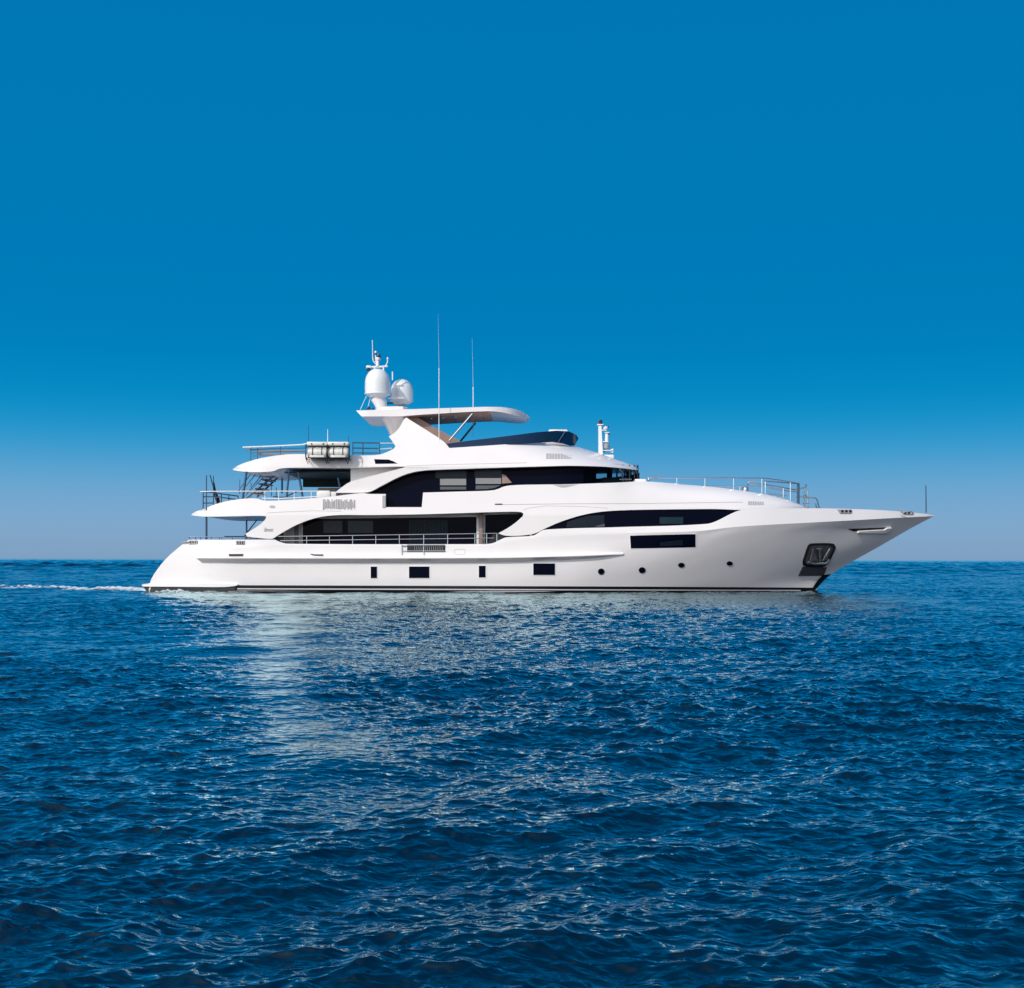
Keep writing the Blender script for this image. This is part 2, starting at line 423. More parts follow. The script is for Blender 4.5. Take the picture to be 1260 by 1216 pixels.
# items seen behind the big bow window
panel('bow_window_panel', [(812, 667.5), (840, 664.5), (840, 671), (812, 672)], HB, 'curtain', Y, .018, 0, 8, 5, False).name = 'window_blind'
# boarding gate in the bulwark
g = panel('boarding_gate', rect(501, 670.4, 548, 679.6), HB, 'black', Y, .006, .03, 12, 6, False)
gm = MB()
for i in range(14):
    x = 510 + i*2.6
    a, _ = hit(HB, x, 671.5); b, _ = hit(HB, x + .6, 678.2); gm.tube([a + Vector((0, -.02, 0)), b + Vector((0, -.02, 0))], .012, 5)
gm.build('gate_bars', 'grey', g)
gr = MB()
for y in (671.8, 678.0):
    a, _ = hit(HB, 494, y); b, _ = hit(HB, 548, y); gr.tube([a + Vector((0, -.05, 0)), b + Vector((0, -.05, 0))], .02, 6)
for x in (494.5, 521.5):
    a, _ = hit(HB, x, 669.9); b, _ = hit(HB, x, 683); gr.tube([a + Vector((0, -.05, 0)), b + Vector((0, -.05, 0))], .018, 6)
gr.build('gate_rail', 'steel', g)
for o in ([(281.5, 681.8), (299.5, 681.8), (299.5, 684.6), (282, 684.6)], [(381, 681.6), (384, 681.6), (386, 682.2), (398, 682.2), (398, 684.2), (386, 684.3)]):
    a = panel('mooring_slot', o, HB, 'black', Y, .008, .02, 6, 4, False); ring('slot_lip', o, .6, HB, 'white', a, .03, .02)
ring('access_hatch', rect(559.5, 676.4, 572, 682, 1), .5, HB, 'groove', Y, .006, .01)
# fairleads on the bulwark edge
def fairlead(x0, x1, y0, y1, slant=0):
    f0 = panel('fairlead', [(x0, y0), (x1, y0), (x1 - slant*.3, y1), (x0 + slant, y1)], HB, 'vent', Y, .05, .03, 4, 4, False)
    w_ = (x1-x0)
    for k in range(3):
        xx = x0 + slant*.5 + w_*(.16 + .28*k)
        panel('fairlead_opening', rect(xx, y0 + (y1-y0)*.22, xx + w_*.17, y1 - (y1-y0)*.2), HB, 'black', f0, .062, .0, 4, 4, False)
fairlead(232.5, 243, 665.2, 669.8); fairlead(290.5, 301, 665.4, 670.6)
fairlead(1030, 1047.5, 627.2, 631.8, 3); fairlead(1107.5, 1122.5, 629.6, 633.2, 4)
for a, b in (((224, 667.5), (233, 667)), ((1105, 627), (1112, 627.2))): MB().tube([P(*a, .3 if a[0] < 500 else 2.7), P(*b, .3 if a[0] < 500 else 2.7)] + ([P(1113, 631, 2.7)] if a[0] > 500 else []), .03, 8).build('cleat', 'vent', Y)
# slot under the bow knuckle
so = [(1043, 650.8), (1090, 649.2), (1095.5, 649.0), (1092, 653.6), (1089, 655), (1054, 655)]
sl = panel('bow_slot', [(1043, 650.8), (1090, 649.2), (1092, 651.6), (1058, 654.4), (1050, 653.6)], HB, 'black', Y, .015, .03, 6, 3, False)
panel('slot_lip', [(1056, 653.1), (1087, 651.4), (1091, 649.1), (1096, 648.9), (1092.4, 653.6), (1089, 655.2), (1054, 655.2)], HB, 'white', sl, .10, .02, 5, 3, False)
# anchor pocket
po = [(998, 668.4), (1022, 668.2), (1026, 669.3), (1028.2, 673), (1026.5, 678), (1020, 692), (1016, 696), (1010, 697.8), (992, 697.6), (988, 695.5), (987, 691), (989.5, 684), (993, 673), (995, 669.8)]
pk = panel('anchor_pocket', po, HB, 'pocketrim', Y, .035, .03, 5, 5)
pin = [(1007.5 + (a-1007.5)*.82, 683 + (b-683)*.80) for a, b in po]
panel('pocket_back', pin, HB, 'pocket', pk, .045, .0, 5, 5)
panel('chafe_plate', [(987.5, 697.4), (1017.5, 698), (1013.5, 708.3), (982, 708.6)], HB, 'pocket', Y, .02, .02, 5, 4, False)
st = MB()
sp_ = [(1021.5, 706.3), (1015, 712), (1008, 719), (1003.5, 724.5)]
a_ = [P(x, y, YC) + Vector((.06, 0, 0)) for x, y in sp_]; b_ = [P(x - 9 + i*1.6, y + (1.2 if i == 0 else 0), YC - .42 + .07*i) + Vector((0, -.05, 0)) for i, (x, y) in enumerate(sp_)]
st.add(a_ + b_ + [far(p) for p in b_], [(i, i+1, 5+i, 4+i) for i in range(3)] + [(i, i+1, 9+i, 8+i) for i in range(3)])
st.build('stem_guard', 'black', Y)
# the anchor is a thing of its own: shank, crown bar and two flukes lying in the pocket
ac, an = hit(HB, 1006, 690); 
AN = thing('anchor', tuple(ac - Vector((0, 0, .35))), 'dark steel anchor stowed in the recess in the yacht\'s bow', 'anchor')
def on(x, y, k): l, no = hit(HB, x, y); return l + no*k
am = MB(); am.tube([on(1007, 675, .09), on(1007.5, 680, .12), on(1007.5, 689, .14)], .06, 8); am.tube([on(1004, 674.5, .1), on(1010, 674.5, .1)], .045, 8); am.build('shank', 'galv', AN)
am = MB(); am.tube([on(993, 690.5, .10), on(1000, 691.5, .16), on(1014, 691, .16), on(1019, 687.5, .10)], .085, 10); am.build('crown_bar', 'galv', AN)
for (tip, b0, b1) in (((999, 672.5), (995, 688), (1005, 688.5)), ((1019.5, 673), (1009.5, 688), (1015.5, 686))):
    am = MB(); t0, t1 = on(*tip, .10), on(tip[0], tip[1] + 1, .16)
    p = [on(*b0, .08), on(*b1, .08), on(*b1, .2), on(*b0, .2)]
    am.add([t0, t1] + p, [(0, 2, 3), (1, 4, 5), (0, 3, 4, 1), (0, 1, 5, 2), (2, 5, 4, 3)]); am.build('fluke', 'galv', AN)

# --------------------------------------------------- upper deck side (band, fashion plates, foredeck house sides)
b1 = pchip([(234, 2.3), (240, 2.85), (250, 3.25), (280, 3.62), (330, 3.74), (650, 3.77), (720, 3.74), (800, 3.52), (850, 3.26), (900, 2.92), (940, 2.35), (965, 1.85), (985, 1.15), (996, .5)])
topF = itp([(780, 592), (795, 592), (830, 595), (880, 599), (920, 604), (960, 611.5), (985, 620), (996, 626)])
def hb1(px, py):
    h = b1(px) - max(0, 634 - py)*.0055
    if px > 760:
        k = min(1, (px-760)/80); s_ = min(1, max(0, (626-py)/max(1., 626-topF(px))))
        h *= 1 - k*(.10*s_ + .28*s_**4)
    return max(h, .02)
up = [(235, 634), (238, 631), (243, 628.6), (249, 627.6), (262, 621.4), (280, 616.3), (300, 613.6), (316, 613.2), (322, 615.6), (330, 616.6), (362, 615), (392, 612.6), (413, 610.6), (447, 606.2), (452, 608),
      (474.6, 608), (474.6, 624.2), (519, 624.2), (520.6, 606.2), (604, 604), (613, 602), (621, 598), (640, 596.6), (700, 596), (760, 594), (792, 592), (830, 595), (880, 599.4), (920, 604.6), (960, 611.6), (985, 620.6), (994, 627.5),
      (917, 628), (880, 626.3), (800, 627.2), (770, 627.8), (745, 629), (720, 632.6), (692, 641), (670, 650.6), (656, 658.2), (623, 660.2), (613, 656.3), (625, 650), (636, 642), (643.5, 635), (644, 631.6), (639, 629.4),
      (600, 630.4), (520, 633), (450, 634), (420, 633.6), (402, 634.8), (385, 638), (365, 645.5), (348, 655), (338, 661.5), (334, 663.8), (304, 660.4), (302, 657), (318, 647.4), (327, 639), (327.6, 636), (324.5, 634.6), (290, 635.4), (250, 636)]
band = skin('upper_deck_side', up, hb1, .28, 'white', Y, 9, 6)
coach = solid('foredeck_house', [(786, 593.5), (830, 596.5), (880, 601), (920, 606), (960, 613.5), (980, 621), (986, 630), (786, 632)], lambda x, y: max(.02, hb1(x, y) - .14), 'white', Y, 10, 6)
slab = solid('upper_deck_floor', [(239, 634), (262, 629), (320, 627.5), (480, 626.5), (640, 624), (790, 622), (790, 627), (645, 629.2), (520, 632.4), (450, 633.4), (326, 634.2), (250, 635.4)], lambda x, y: hb1(x, 634) - .14, 'white', Y, 12, 8)
BB = bvh(band)
# wedge window along the forward main deck
hw = lambda x, y: b1(x) - .10
wedge = skin('forward_window', [(664, 653.6), (690, 640), (720, 631), (745, 627.4), (770, 626), (800, 625.4), (921, 624.5), (915, 631), (869, 646.5), (760, 650.5), (668, 654)], hw, .06, 'glass', Y, 9, 6)
WB = bvh(wedge)
panel('window_pale_panel', [(698, 642), (722, 634.8), (743.5, 634), (743.5, 647.8), (697, 649)], WB, 'curtain', wedge, .004, 0, 8, 5, False).name = 'window_curtain'  # slightly paler panel set just proud of the glass
panel('window_curtain', rect(811.5, 636.4, 840.5, 644.6), WB, 'teal', wedge, .004, 0, 8, 5, False)
panel('window_curtain', [(733, 647.4), (744, 644.6), (744, 648), (733, 648.4)], WB, 'blindlow', wedge, .008, 0, 8, 5, False)
# grooves and small fittings on the side
def strip(name, pts, wpx, t, m, par, off=.009):
    o = [(a, b - wpx/2) for a, b in pts] + [(a, b + wpx/2) for a, b in pts[::-1]]
    return panel(name, o, t, m, par, off, 0, 16, 9, False)
strip('groove', [(616, 621), (700, 620), (800, 619.6), (900, 618.2), (914, 618)], .55, BB, 'groove', band)
strip('groove', [(328, 631.4), (350, 630), (385, 628.6), (420, 629.2)], .4, BB, 'groove', band)
strip('groove', [(644, 627.6), (652, 625), (672, 622.6), (720, 623.4), (748, 625.6)], .35, BB, 'groove', band)
panel('line_guide', [(609, 620), (618, 619.8), (618, 621.2), (609, 621.2)], BB, 'black', band, .02, 0, 6, 4, False)
gv = MB(); gv0 = None
base = panel('name_grille', rect(396.5, 613.8, 437.6, 627.6), BB, 'deckwhite', band, .004, 0, 8, 5, False)
x = 397.2; gi = 0
while x < 437:
    w_ = random.choice((.8, 1.0, 1.5, 1.9)); y0 = random.uniform(614.2, 617.5) if gi % 3 else 614.4; y1 = random.uniform(624.6, 627.2)
    gv.add([on_ for on_ in [hit(BB, x, y0)[0] + Vector((0, -.03, 0)), hit(BB, x + w_, y0)[0] + Vector((0, -.03, 0)), hit(BB, x + w_, y1)[0] + Vector((0, -.03, 0)), hit(BB, x, y1)[0] + Vector((0, -.03, 0))]] +
           [hit(BB, x, y0)[0], hit(BB, x + w_, y0)[0], hit(BB, x + w_, y1)[0], hit(BB, x, y1)[0]], [(0, 1, 2, 3), (0, 4, 5, 1), (1, 5, 6, 2), (2, 6, 7, 3), (3, 7, 4, 0)])
    x += w_ + random.choice((.5, .7, .9)); gi += 1
gv.build('grille_slats', 'vent', base)
def vent(o, cols_, rows_, t, par, name='vent_grille'):
    b = panel(name, o, t, 'groove', par, .004, 0, 8, 5, False); x0 = min(a for a, c in o); x1 = max(a for a, c in o)
    tf = itp(sorted([o[0], o[1]])); bf = itp(sorted([o[3], o[2]])); m_ = MB()
    for i in range(1, cols_):
        x = x0 + (x1-x0)*i/cols_; a, _ = hit(t, x, tf(x)); c, _ = hit(t, x, bf(x)); m_.tube([a + Vector((0, -.012, 0)), c + Vector((0, -.012, 0))], .012, 4)
    for j in range(1, rows_):
        pts = [hit(t, x, tf(x) + (bf(x)-tf(x))*j/rows_)[0] + Vector((0, -.012, 0)) for x in np.linspace(x0, x1, 5)]; m_.tube(pts, .008, 4)
    m_.build('grille_bars', 'deckwhite', b)
vent([(920.5, 616.8), (939.5, 617.6), (939.5, 621.6), (920.5, 621.6)], 7, 3, BB, band)
panel('deck_light', disc(335, 609.2 + 14.4 - 0, 3.6, 1.7), BB, 'groove', band, .02, .01, 4, 3, False)
panel('gate_post', rect(470.6, 610, 474.4, 625), BB, 'vent', band, .03, 0, 4, 6, False)
panel('sill_recess_shade', [(680, 596.6), (712, 596.2), (696, 600), (690, 600)], BB, 'groove', band, .006, 0, 6, 3, False)  # flat grey wedge, the shade of a recess put into its colour
# the builder's script on the fashion plate
cu = bpy.data.curves.new('script_logo', 'FONT'); cu.body = 'Benetti'; cu.size = .30; cu.shear = .45; cu.extrude = .004; cu.space_character = .9; cu.offset = -.006
to = bpy.data.objects.new('tmp', cu); S.collection.objects.link(to); dg = bpy.context.evaluated_depsgraph_get()
lm = bpy.data.meshes.new_from_object(to.evaluated_get(dg)); bpy.data.objects.remove(to)
l0, ln = hit(BB, 324.5, 654.2)
for v in lm.vertices:
    c = v.co.copy(); v.co = Vector((l0.x + c.x*.56, l0.y - .012 - c.z, l0.z + c.y*.95))
for v in lm.vertices: pass
lm.name = 'script_logo'; link('script_logo', lm, 'script', band, 0)

# --------------------------------------------------- saloon on the main deck
sal = solid('saloon', [(350, 684), (350, 634), (480, 632), (655, 629), (655, 684)], lambda x, y: 2.6, 'deckwhite', Y, 20, 12, False)
SB = bvh(sal)
panel('saloon_window', [(372.5, 638.8), (586.5, 636.2), (586.5, 676), (372.5, 676)], SB, 'glass', sal, .01, .02, 20, 12, False)
panel('saloon_window', [(597, 633.6), (652, 632.2), (652, 676), (597, 676)], SB, 'glass', sal, .01, .02, 20, 12, False)
SB2 = bvh(sal, *[c for c in sal.children])
for x0, x1, m_ in ((398, 421, 'curtain'), (428, 459, 'curtain')): panel('window_curtain', rect(x0, 641, x1, 656), SB2, m_, sal, .003, 0, 10, 8, False)
cb = MB()
for i in range(26):
    x = 504 + i*1.85; a = hit(SB2, x, 640)[0]; b = hit(SB2, x, 674)[0]; cb.tube([a + Vector((0, -.004, 0)), b + Vector((0, -.004, 0))], .028, 6)
cb.build('window_curtain', 'curtain', sal)
panel('aft_door', rect(351, 640, 361.5, 676), SB, 'beige', sal, .012, 0, 8, 8, False)
panel('aft_window', rect(362, 643, 367.5, 676), SB, 'blindlow', sal, .016, 0, 8, 8, False)
panel('door_frame', rect(367.6, 640, 371.8, 676), SB, 'beige', sal, .02, 0, 8, 8, False)
cl = MB(); pA = P(587.6, 632, 1.0); pB = P(596.2, 676, 1.0)
cl.rbox(((pA.x+pB.x)/2, 1.0, (pA.z+pB.z)/2), (abs(pB.x-pA.x)*.62, .3, abs(pA.z-pB.z)), .05)
cl.build('deck_pillar', 'pillar', Y)
cl = MB(); pA = P(586.4, 636, 1.15); pB = P(589.6, 676, 1.15); cl.rbox(((pA.x+pB.x)/2, 1.12, (pA.z+pB.z)/2), (abs(pB.x-pA.x), .14, abs(pA.z-pB.z)), .03); cl.build('deck_pillar', 'deckwhite', Y)
# black web where the side deck ends under the arch
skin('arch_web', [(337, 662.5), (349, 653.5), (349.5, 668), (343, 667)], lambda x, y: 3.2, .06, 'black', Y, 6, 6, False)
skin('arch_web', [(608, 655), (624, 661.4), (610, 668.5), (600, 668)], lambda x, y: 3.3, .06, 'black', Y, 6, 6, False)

# --------------------------------------------------- upper deck house and wheelhouse
ell = lambda px, x0, x1: math.sqrt(max(0., 1 - min(1, max(0, (px-x0)/(x1-x0)))**2))
hb2 = lambda x, y: max(.02, 3.05 * ell(x, 672, 787) - (610-y)*.004)
house = solid('upper_house', [(444, 608), (470, 595), (490, 584), (505, 578.5), (530, 575), (718, 570), (718, 630), (444, 630)], hb2, 'glass', Y, 8, 8, False)
UB = bvh(house)
panel('window_blind', rect(541.5, 589.2, 573.6, 597.2), UB, 'blind', house, .005, 0, 10, 5, False)
panel('window_blind', rect(585.2, 588.4, 616.6, 595.6), UB, 'blind', house, .005, 0, 10, 5, False)
panel('window_blind', rect(541.5, 599, 573.6, 602.6), UB, 'blindlow', house, .005, 0, 10, 5, False)
panel('window_blind', [(585.2, 597.4), (616, 597.4), (608, 600.6), (600, 602), (585.2, 602.4)], UB, 'blindlow', house, .005, 0, 10, 5, False)
panel('window_pane', rect(536, 579.5, 574, 588.4), UB, 'curtain', house, .004, 0, 10, 5, False)
panel('window_pane', rect(584, 578.4, 617, 587.6), UB, 'curtain', house, .004, 0, 10, 5, False)
panel('timber_panel', [(617.6, 583.2), (622, 585), (629.8, 594.2), (617.6, 595.2)], UB, 'lining', house, .006, 0, 6, 5, False)
fr = [(716, 570), (760, 571), (784.5, 574.5), (787, 596), (787, 603), (716, 606)]
skin('wheelhouse_glass', fr, hb2, .04, 'clear', house, 3, 6, False, False)
fx = lambda x: CX + (x - CX) * (DIST + 2*YC - .0) / DIST
wo = MB()
def farwall(o): # dark wall panels of the far side, with the window openings left between them
    return skin('far_wall', o, hb2, .06, 'glass', house, 4, 6, False, False, None, 1)
for o in ([(716, 581.6), (787, 581.6), (787, 606), (716, 606)], [(716, 570), (741.4, 570), (741.4, 581.6), (716, 581.6)], [(754, 570), (760.6, 570), (760.6, 581.6), (754, 581.6)],
          [(775.6, 571), (778.4, 571.5), (778.4, 581.6), (775.6, 581.6)]):
    farwall(o)
solid('wheelhouse_ceiling', [(700, 572.9), (740, 573.6), (783, 576), (783, 577), (740, 575.2), (700, 574.6)], lambda x, y: max(.02, hb2(x, 574) - .03), 'soffit', house, 5, 6, False)
solid('wheelhouse_floor', [(716, 601), (785, 599.5), (785, 606), (716, 607)], lambda x, y: max(.02, hb2(x, 600) - .08), 'soffit', house, 5, 6, False)
for x in (766, 774.5, 780.5, 784.6):
    p = [P(x, y, YC - hb2(x, y) - .03) for y in (572.5, 584, 597)]
    MB().tube(p, .045, 6).build('window_mullion', 'black', house); MB().tube([far(q) for q in p], .045, 6).build('window_mullion', 'black', house)
c1 = MB(); q = P(756, 596, YC - 1.2); c1.rbox((q.x, YC, q.z + .05), (1.3, 3.2, .55), .08); c1.build('helm_console', 'soffit', house)
wp = MB(); wp.tube([P(762, 576.4, YC - hb2(762, 576) - .1), P(766.8, 583.4, YC - hb2(767, 583) - .14)], .025, 6); wp.build('wiper', 'steel', house); MB().tube([P(762.5, 589.8, 1.3), P(777, 589.6, 2.0)], .018, 6).build('handrail', 'steel', house)
pf = MB(); q = P(786.5, 595, 2.4); pf.rbox((q.x, q.y, q.z), (.55, 1.6, .36), .06); pf.build('bow_locker', 'white', Y)

# --------------------------------------------------- fly deck: aft overhang, arch leg, coaming in one body
b3 = pchip([(284, 1.9), (290, 2.6), (300, 3.0), (330, 3.35), (400, 3.45), (700, 3.42)])
xfr = itp([(543, 682), (545, 693), (551, 716), (558, 739), (566, 762), (574, 784.5), (578, 787)])
def hb3(px, py):
    h = b3(px)
    if py < 574: h -= (574-py)*(.012 if px > 440 else .004)
    if py > 576 and px > 500: h -= 0
    xf = xfr(py) + 1.0
    return max(.02, h * ell(px, xf - 120, xf))
fly_o = [(286, 577.6), (291, 574), (298, 570.5), (320, 563.8), (345, 559.8), (365, 558.6), (400, 560), (437, 560.6), (466, 560.4), (478, 555.6), (485, 552.2), (486.6, 549), (483, 543.5), (478.4, 537), (484, 534), (489, 529.6), (493.5, 523), (497, 515.6), (500, 514),
         (545.6, 542.4), (553, 551.4), (600, 548.4), (650, 545), (680, 543.4), (692, 545), (715, 551), (738, 558), (760, 566), (783, 574), (785.6, 578.6), (765, 576), (740, 574), (700, 573), (600, 576), (535, 578.2), (520, 579), (505, 581.6), (490, 587.2), (470, 597.6), (456, 605.4), (447, 606.4),
         (412, 606.4), (420, 600), (431, 592.2), (470, 582.4), (500, 574.6), (490, 574), (440, 575.6), (352, 575.6), (342, 577), (337, 580.2), (318, 581.2), (300, 580.6), (288, 578.8)]
fly = solid('flybridge', fly_o, hb3, 'white', Y, 8, 5)
FB = bvh(fly)
# underside: pale near strip and dark panel further in
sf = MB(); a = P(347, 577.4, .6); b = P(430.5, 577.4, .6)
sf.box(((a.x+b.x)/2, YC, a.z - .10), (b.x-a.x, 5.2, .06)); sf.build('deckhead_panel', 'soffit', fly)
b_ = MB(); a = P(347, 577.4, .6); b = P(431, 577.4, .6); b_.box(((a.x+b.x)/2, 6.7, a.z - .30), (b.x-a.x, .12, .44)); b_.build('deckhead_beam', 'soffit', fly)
panel('side_light_window', [(460.4, 565.2), (478, 565.6), (484, 567.8), (489.4, 570.6), (461.8, 571)], FB, 'glass', fly, .01, .02, 6, 4, False)
strip('groove', [(500, 573.4), (540, 572), (600, 570.6), (648, 569.6)], .4, FB, 'groove', fly)
strip('groove', [(500, 575.8), (506, 575.6), (528, 576)], .35, FB, 'groove', fly)
vent([(672, 558), (692, 558.6), (704, 564.6), (672, 564.8)], 9, 5, FB, fly)
panel('deck_light', disc(411, 577.6, 3.4, .8, 12), FB, 'vent', fly, .01, .01, 4, 3, False)
# bronze lined middle of the arch, seen past the near leg
solid('arch_lining', [(496, 512), (511, 511.6), (530, 523.4), (571, 545.4), (560, 553), (540, 548), (500, 522)], lambda x, y: 1.75, 'lining', fly, 8, 6, False)
solid('house_aft_wall', [(431.4, 574), (502, 571), (506, 579), (470, 594), (431.4, 597)], lambda x, y: 2.75, 'deckwhite', house, 12, 6, False)
# fly windscreen
ws_o = [(553, 551.6), (549, 546.2), (580, 542), (620, 537.2), (660, 532), (685, 530), (700, 531), (709, 535), (712, 539.6), (709, 544.5), (703, 549), (692, 545.6), (680, 544), (650, 545.6), (600, 549)]
hw3 = lambda x, y: max(.03, (2.95 - max(0, 548-y)*.008) * ell(x, 610, 713))
ws = skin('flybridge_windscreen', ws_o, hw3, .04, 'navyglass', Y, 5, 5, False)
wsb = bvh(ws)
for (x0, y0), (x1, y1) in (((584.6, 548.6), (595.4, 539.4)), ((634, 545.2), (645, 533.8)), ((686.5, 544.6), (694.5, 531.6))):
    a = hit(wsb, x0, y0)[0]; b = hit(wsb, x1, y1)[0]
    if a and b: MB().tube([a + Vector((0, -.02, 0)), b + Vector((0, -.02, 0))], .022, 6).build('windscreen_mullion', 'steel', ws)
for o in ([(664, 543.4), (676, 533), (683, 531.6), (672, 543.2)],): panel('windscreen_pane', o, wsb, 'teal', ws, .004, 0, 6, 4, False)
hp = MB(); q = P(686, 531, YC); hp.rbox((q.x, YC, q.z - .25), (1.0, 2.2, .5), .1); hp.build('helm_seat', 'deckwhite', Y)

# --------------------------------------------------- hardtop
hbt = pchip([(438, 2.2), (450, 2.33), (600, 2.35), (625, 2.1), (640, 1.55), (648, .95), (653, .2)])
ht = solid('hardtop', [(438, 505.2), (520, 503.2), (575, 501.4), (606, 500.4), (625, 501.6), (640, 505), (648, 509.5), (652.6, 514.2), (649, 515.2), (640, 513), (612, 505.6), (575, 507), (520, 510.3), (495, 512.2), (445, 512.6)], lambda x, y: hbt(x), 'white', Y, 6, 4)
# underside rises gently to the middle; planked bronze ceiling
cl = MB(); px0, px1 = 500, 613
rows_ = 12
vv = []
for i in range(rows_+1):
    x = px0 + (px1-px0)*i/rows_; yb = itp([(495, 512.2), (520, 510.3), (575, 507), (612, 505.6)])(x)
    p = P(x, yb, YC - hbt(x)); vv.append(p + Vector((0, .12, -.012)))
n_ = len(vv); cl.add(vv + [far(p) for p in vv], [(i, i+1, n_+i+1, n_+i) for i in range(n_-1)])
cei = cl.build('hardtop_ceiling', 'teak', ht)
sl = MB()
for i in range(2, rows_, 2):
    a = vv[i]; sl.tube([a + Vector((0, .1, -.006)), far(a) + Vector((0, -.1, -.006))], .014, 4)
sl.build('ceiling_battens', 'lining', cei)
for i in range(6):
    dl = MB()
    x = 530 + i*15; q = P(x, 514, 3.0); a = itp([(vv[k].x, vv[k].z) for k in range(n_)])(q.x); dl.lathe((q.x, 3.0, a - .05), [(.07, 0), (.08, .04)], 10)
    dl.build('ceiling_lamp', 'steel', ht)
sb = MB()
sb.tube([P(552.6, 542.4, 1.35), P(582, 508.4, 1.6)], .055, 8); sb.build('hardtop_strut', 'steel', Y)
sb = MB(); sb.tube([far(P(552.6, 542.4, 1.35)), far(P(582, 508.4, 1.6))], .055, 8); sb.build('hardtop_strut', 'skysteel', Y)  # far twin of the strut, its shade put into the darker steel
# funnel-shaped mast foot under the aft end
fn = MB(); V = []; prof = [(462, 506, 1.35), (463, 513, 1.3), (467, 517, 1.2), (472, 522, .95), (476, 528, .7), (479, 534, .5), (482, 541, .3)]
ns = 20
for x, y, hh in prof:
    for k in range(ns+1):
        a = -math.pi/2 + math.pi*k/ns
        ctr = P(500, y, YC); lx = P(x, y, YC).x
        V.append(Vector((ctr.x + (lx-ctr.x)*abs(math.cos(a))**.6, YC + hh*1.5*math.sin(a), ctr.z)))
fn.add(V, [(i*(ns+1)+k, i*(ns+1)+k+1, (i+1)*(ns+1)+k+1, (i+1)*(ns+1)+k) for i in range(len(prof)-1) for k in range(ns)]); fn.build('mast_foot', 'white', Y, sharp=60)

# --------------------------------------------------- mast, domes, antennas
SC = (DIST + YC)/FPX                                               # metres per pixel at the centreline
def dome(cx, ytop, ybot, rpx, yoff, ped):
    c = P(cx, ybot, yoff); sc = (DIST+yoff)/FPX; r_ = rpx*sc; h = (ybot-ytop)*sc
    prof = [(r_*.55, 0), (r_*.72, h*.04), (r_*.93, h*.10), (r_*1.02, h*.115), (r_*1.02, h*.15), (r_*.985, h*.155), (r_*1.0, h*.30), (r_*.995, h*.50)]
    for k in range(1, 10):
        a = k*math.pi/2/9; prof.append((max(.005, r_*.995*math.cos(a)**.85), h*.50 + h*.50*math.sin(a)))
    m_ = MB(); m_.lathe(c, prof, 40); d = m_.build('radar_dome', 'dome', Y, sharp=25)
    pb = P(ped[0], ped[1], yoff); m_ = MB(); m_.tube([pb, pb.lerp(Vector(c), .5) + Vector((.04, 0, 0)), Vector(c) + Vector((0, 0, .03))], r_*.42, 16, r_*.58); m_.build('dome_pedestal', 'white', d)
    return d
dome(464.6, 454, 489.6, 15.6, 3.1, (470.5, 505)); dome(494.4, 467, 498, 13.9, 4.6, (494, 504.5))
mt = MB(); q = lambda x, y, d=3.1: P(x, y, d)
mt.tube([q(450.5, 452), q(477, 451)], .05, 8); mt.rbox(q(454, 451.6), (.24, .2, .13), .04)
for x in (461, 472): mt.tube([q(x, 451.5), q(x, 457)], .04, 8)
mt.tube([q(464.5, 451), q(464.8, 443)], .09, 12, .07); mt.lathe(q(465.2, 443.6), [(.1, 0), (.13, .06), (.12, .12), (.05, .18)], 12)
mt.tube([q(463, 449), q(459.2, 444), q(458.6, 440)], .025, 8); mt.tube([q(474, 451), q(476.6, 446.4), q(477, 443)], .028, 8)
mt.tube([q(462.6, 446), q(462, 437)], .03, 8)
mf = mt.build('mast_fittings', 'white', Y)
mt = MB(); mt.tube([q(458.6, 441), q(458.2, 418.6)], .022, 8, .018); mt.build('whip_antenna', 'white', mf)
MB().rbox(q(466.3, 438.4), (.17, .17, .2), .03).build('navigation_light', 'lamp', mf); MB().rbox(q(453.2, 454.8), (.22, .2, .1), .03).build('navigation_light', 'lamp', mf); MB().lathe(q(462.2, 436.4), [(.06, 0), (.06, .05)], 10).build('navigation_light', 'lamp', mf)
MB().lathe(q(462.2, 434.8), [(.05, 0), (.07, .04), (.06, .09), (.02, .12)], 10).build('lamp_cap', 'white', mf); MB().lathe(q(477, 442.6), [(.045, 0), (.055, .08), (.02, .12)], 10).build('lamp_cap', 'white', mf)
mt = MB(); mt.rbox(q(471.5, 496.3, 4.2), (27*SC*.9, .14, .09), .02); mt.build('radar_scanner', 'skysteel', Y)
mt = MB(); mt.tube([q(443.4, 504), q(451, 487.4)], .014, 5).build('mast_stay', 'tube', Y); MB().tube([q(453, 500), q(456.2, 487.6)], .014, 5).build('mast_stay', 'tube', Y)
mt = MB(); mt.rbox(q(453.6, 502.4), (.16, .16, .13), .03).build('camera_unit', 'lamp', Y); MB().rbox(q(458.6, 502.8), (.12, .16, .07), .02).build('camera_unit', 'lamp', Y)
mt = MB(); mt.rbox(q(488, 490.6, 3.6), (21*SC, .5, .05), .02); mt.tube([q(479.5, 490.6, 3.6), q(482, 484, 3.6)], .03, 6); mt.build('mast_platform', 'white', Y)
mt = MB(); mt.tube([q(483, 468, 4.8), q(483, 457.4, 4.8)], .035, 8); mt.build('whip_antenna', 'white', Y)
def whip(x, y0, ym, y1, d, r0=.05, lean=0):
    m_ = MB(); m_.tube([P(x, y0, d), P(x, (y0+ym)/2, d), P(x, ym, d)], r0, 10); m_.tube([P(x, ym, d), P(x - lean*.5, (ym+y1)/2, d), P(x - lean, y1, d)], r0*.34, 8, r0*.08)
    m_.lathe(P(x, ym + 1, d), [(r0*1.3, 0), (r0*1.3, .1)], 10); a = m_.build('whip_antenna', 'tube', Y); return a
wa = whip(540.2, 556, 455, 386.5, .75, .019, 1.2); whip(582.2, 536, 478, 416.5, 5.6, .021, 1.2)
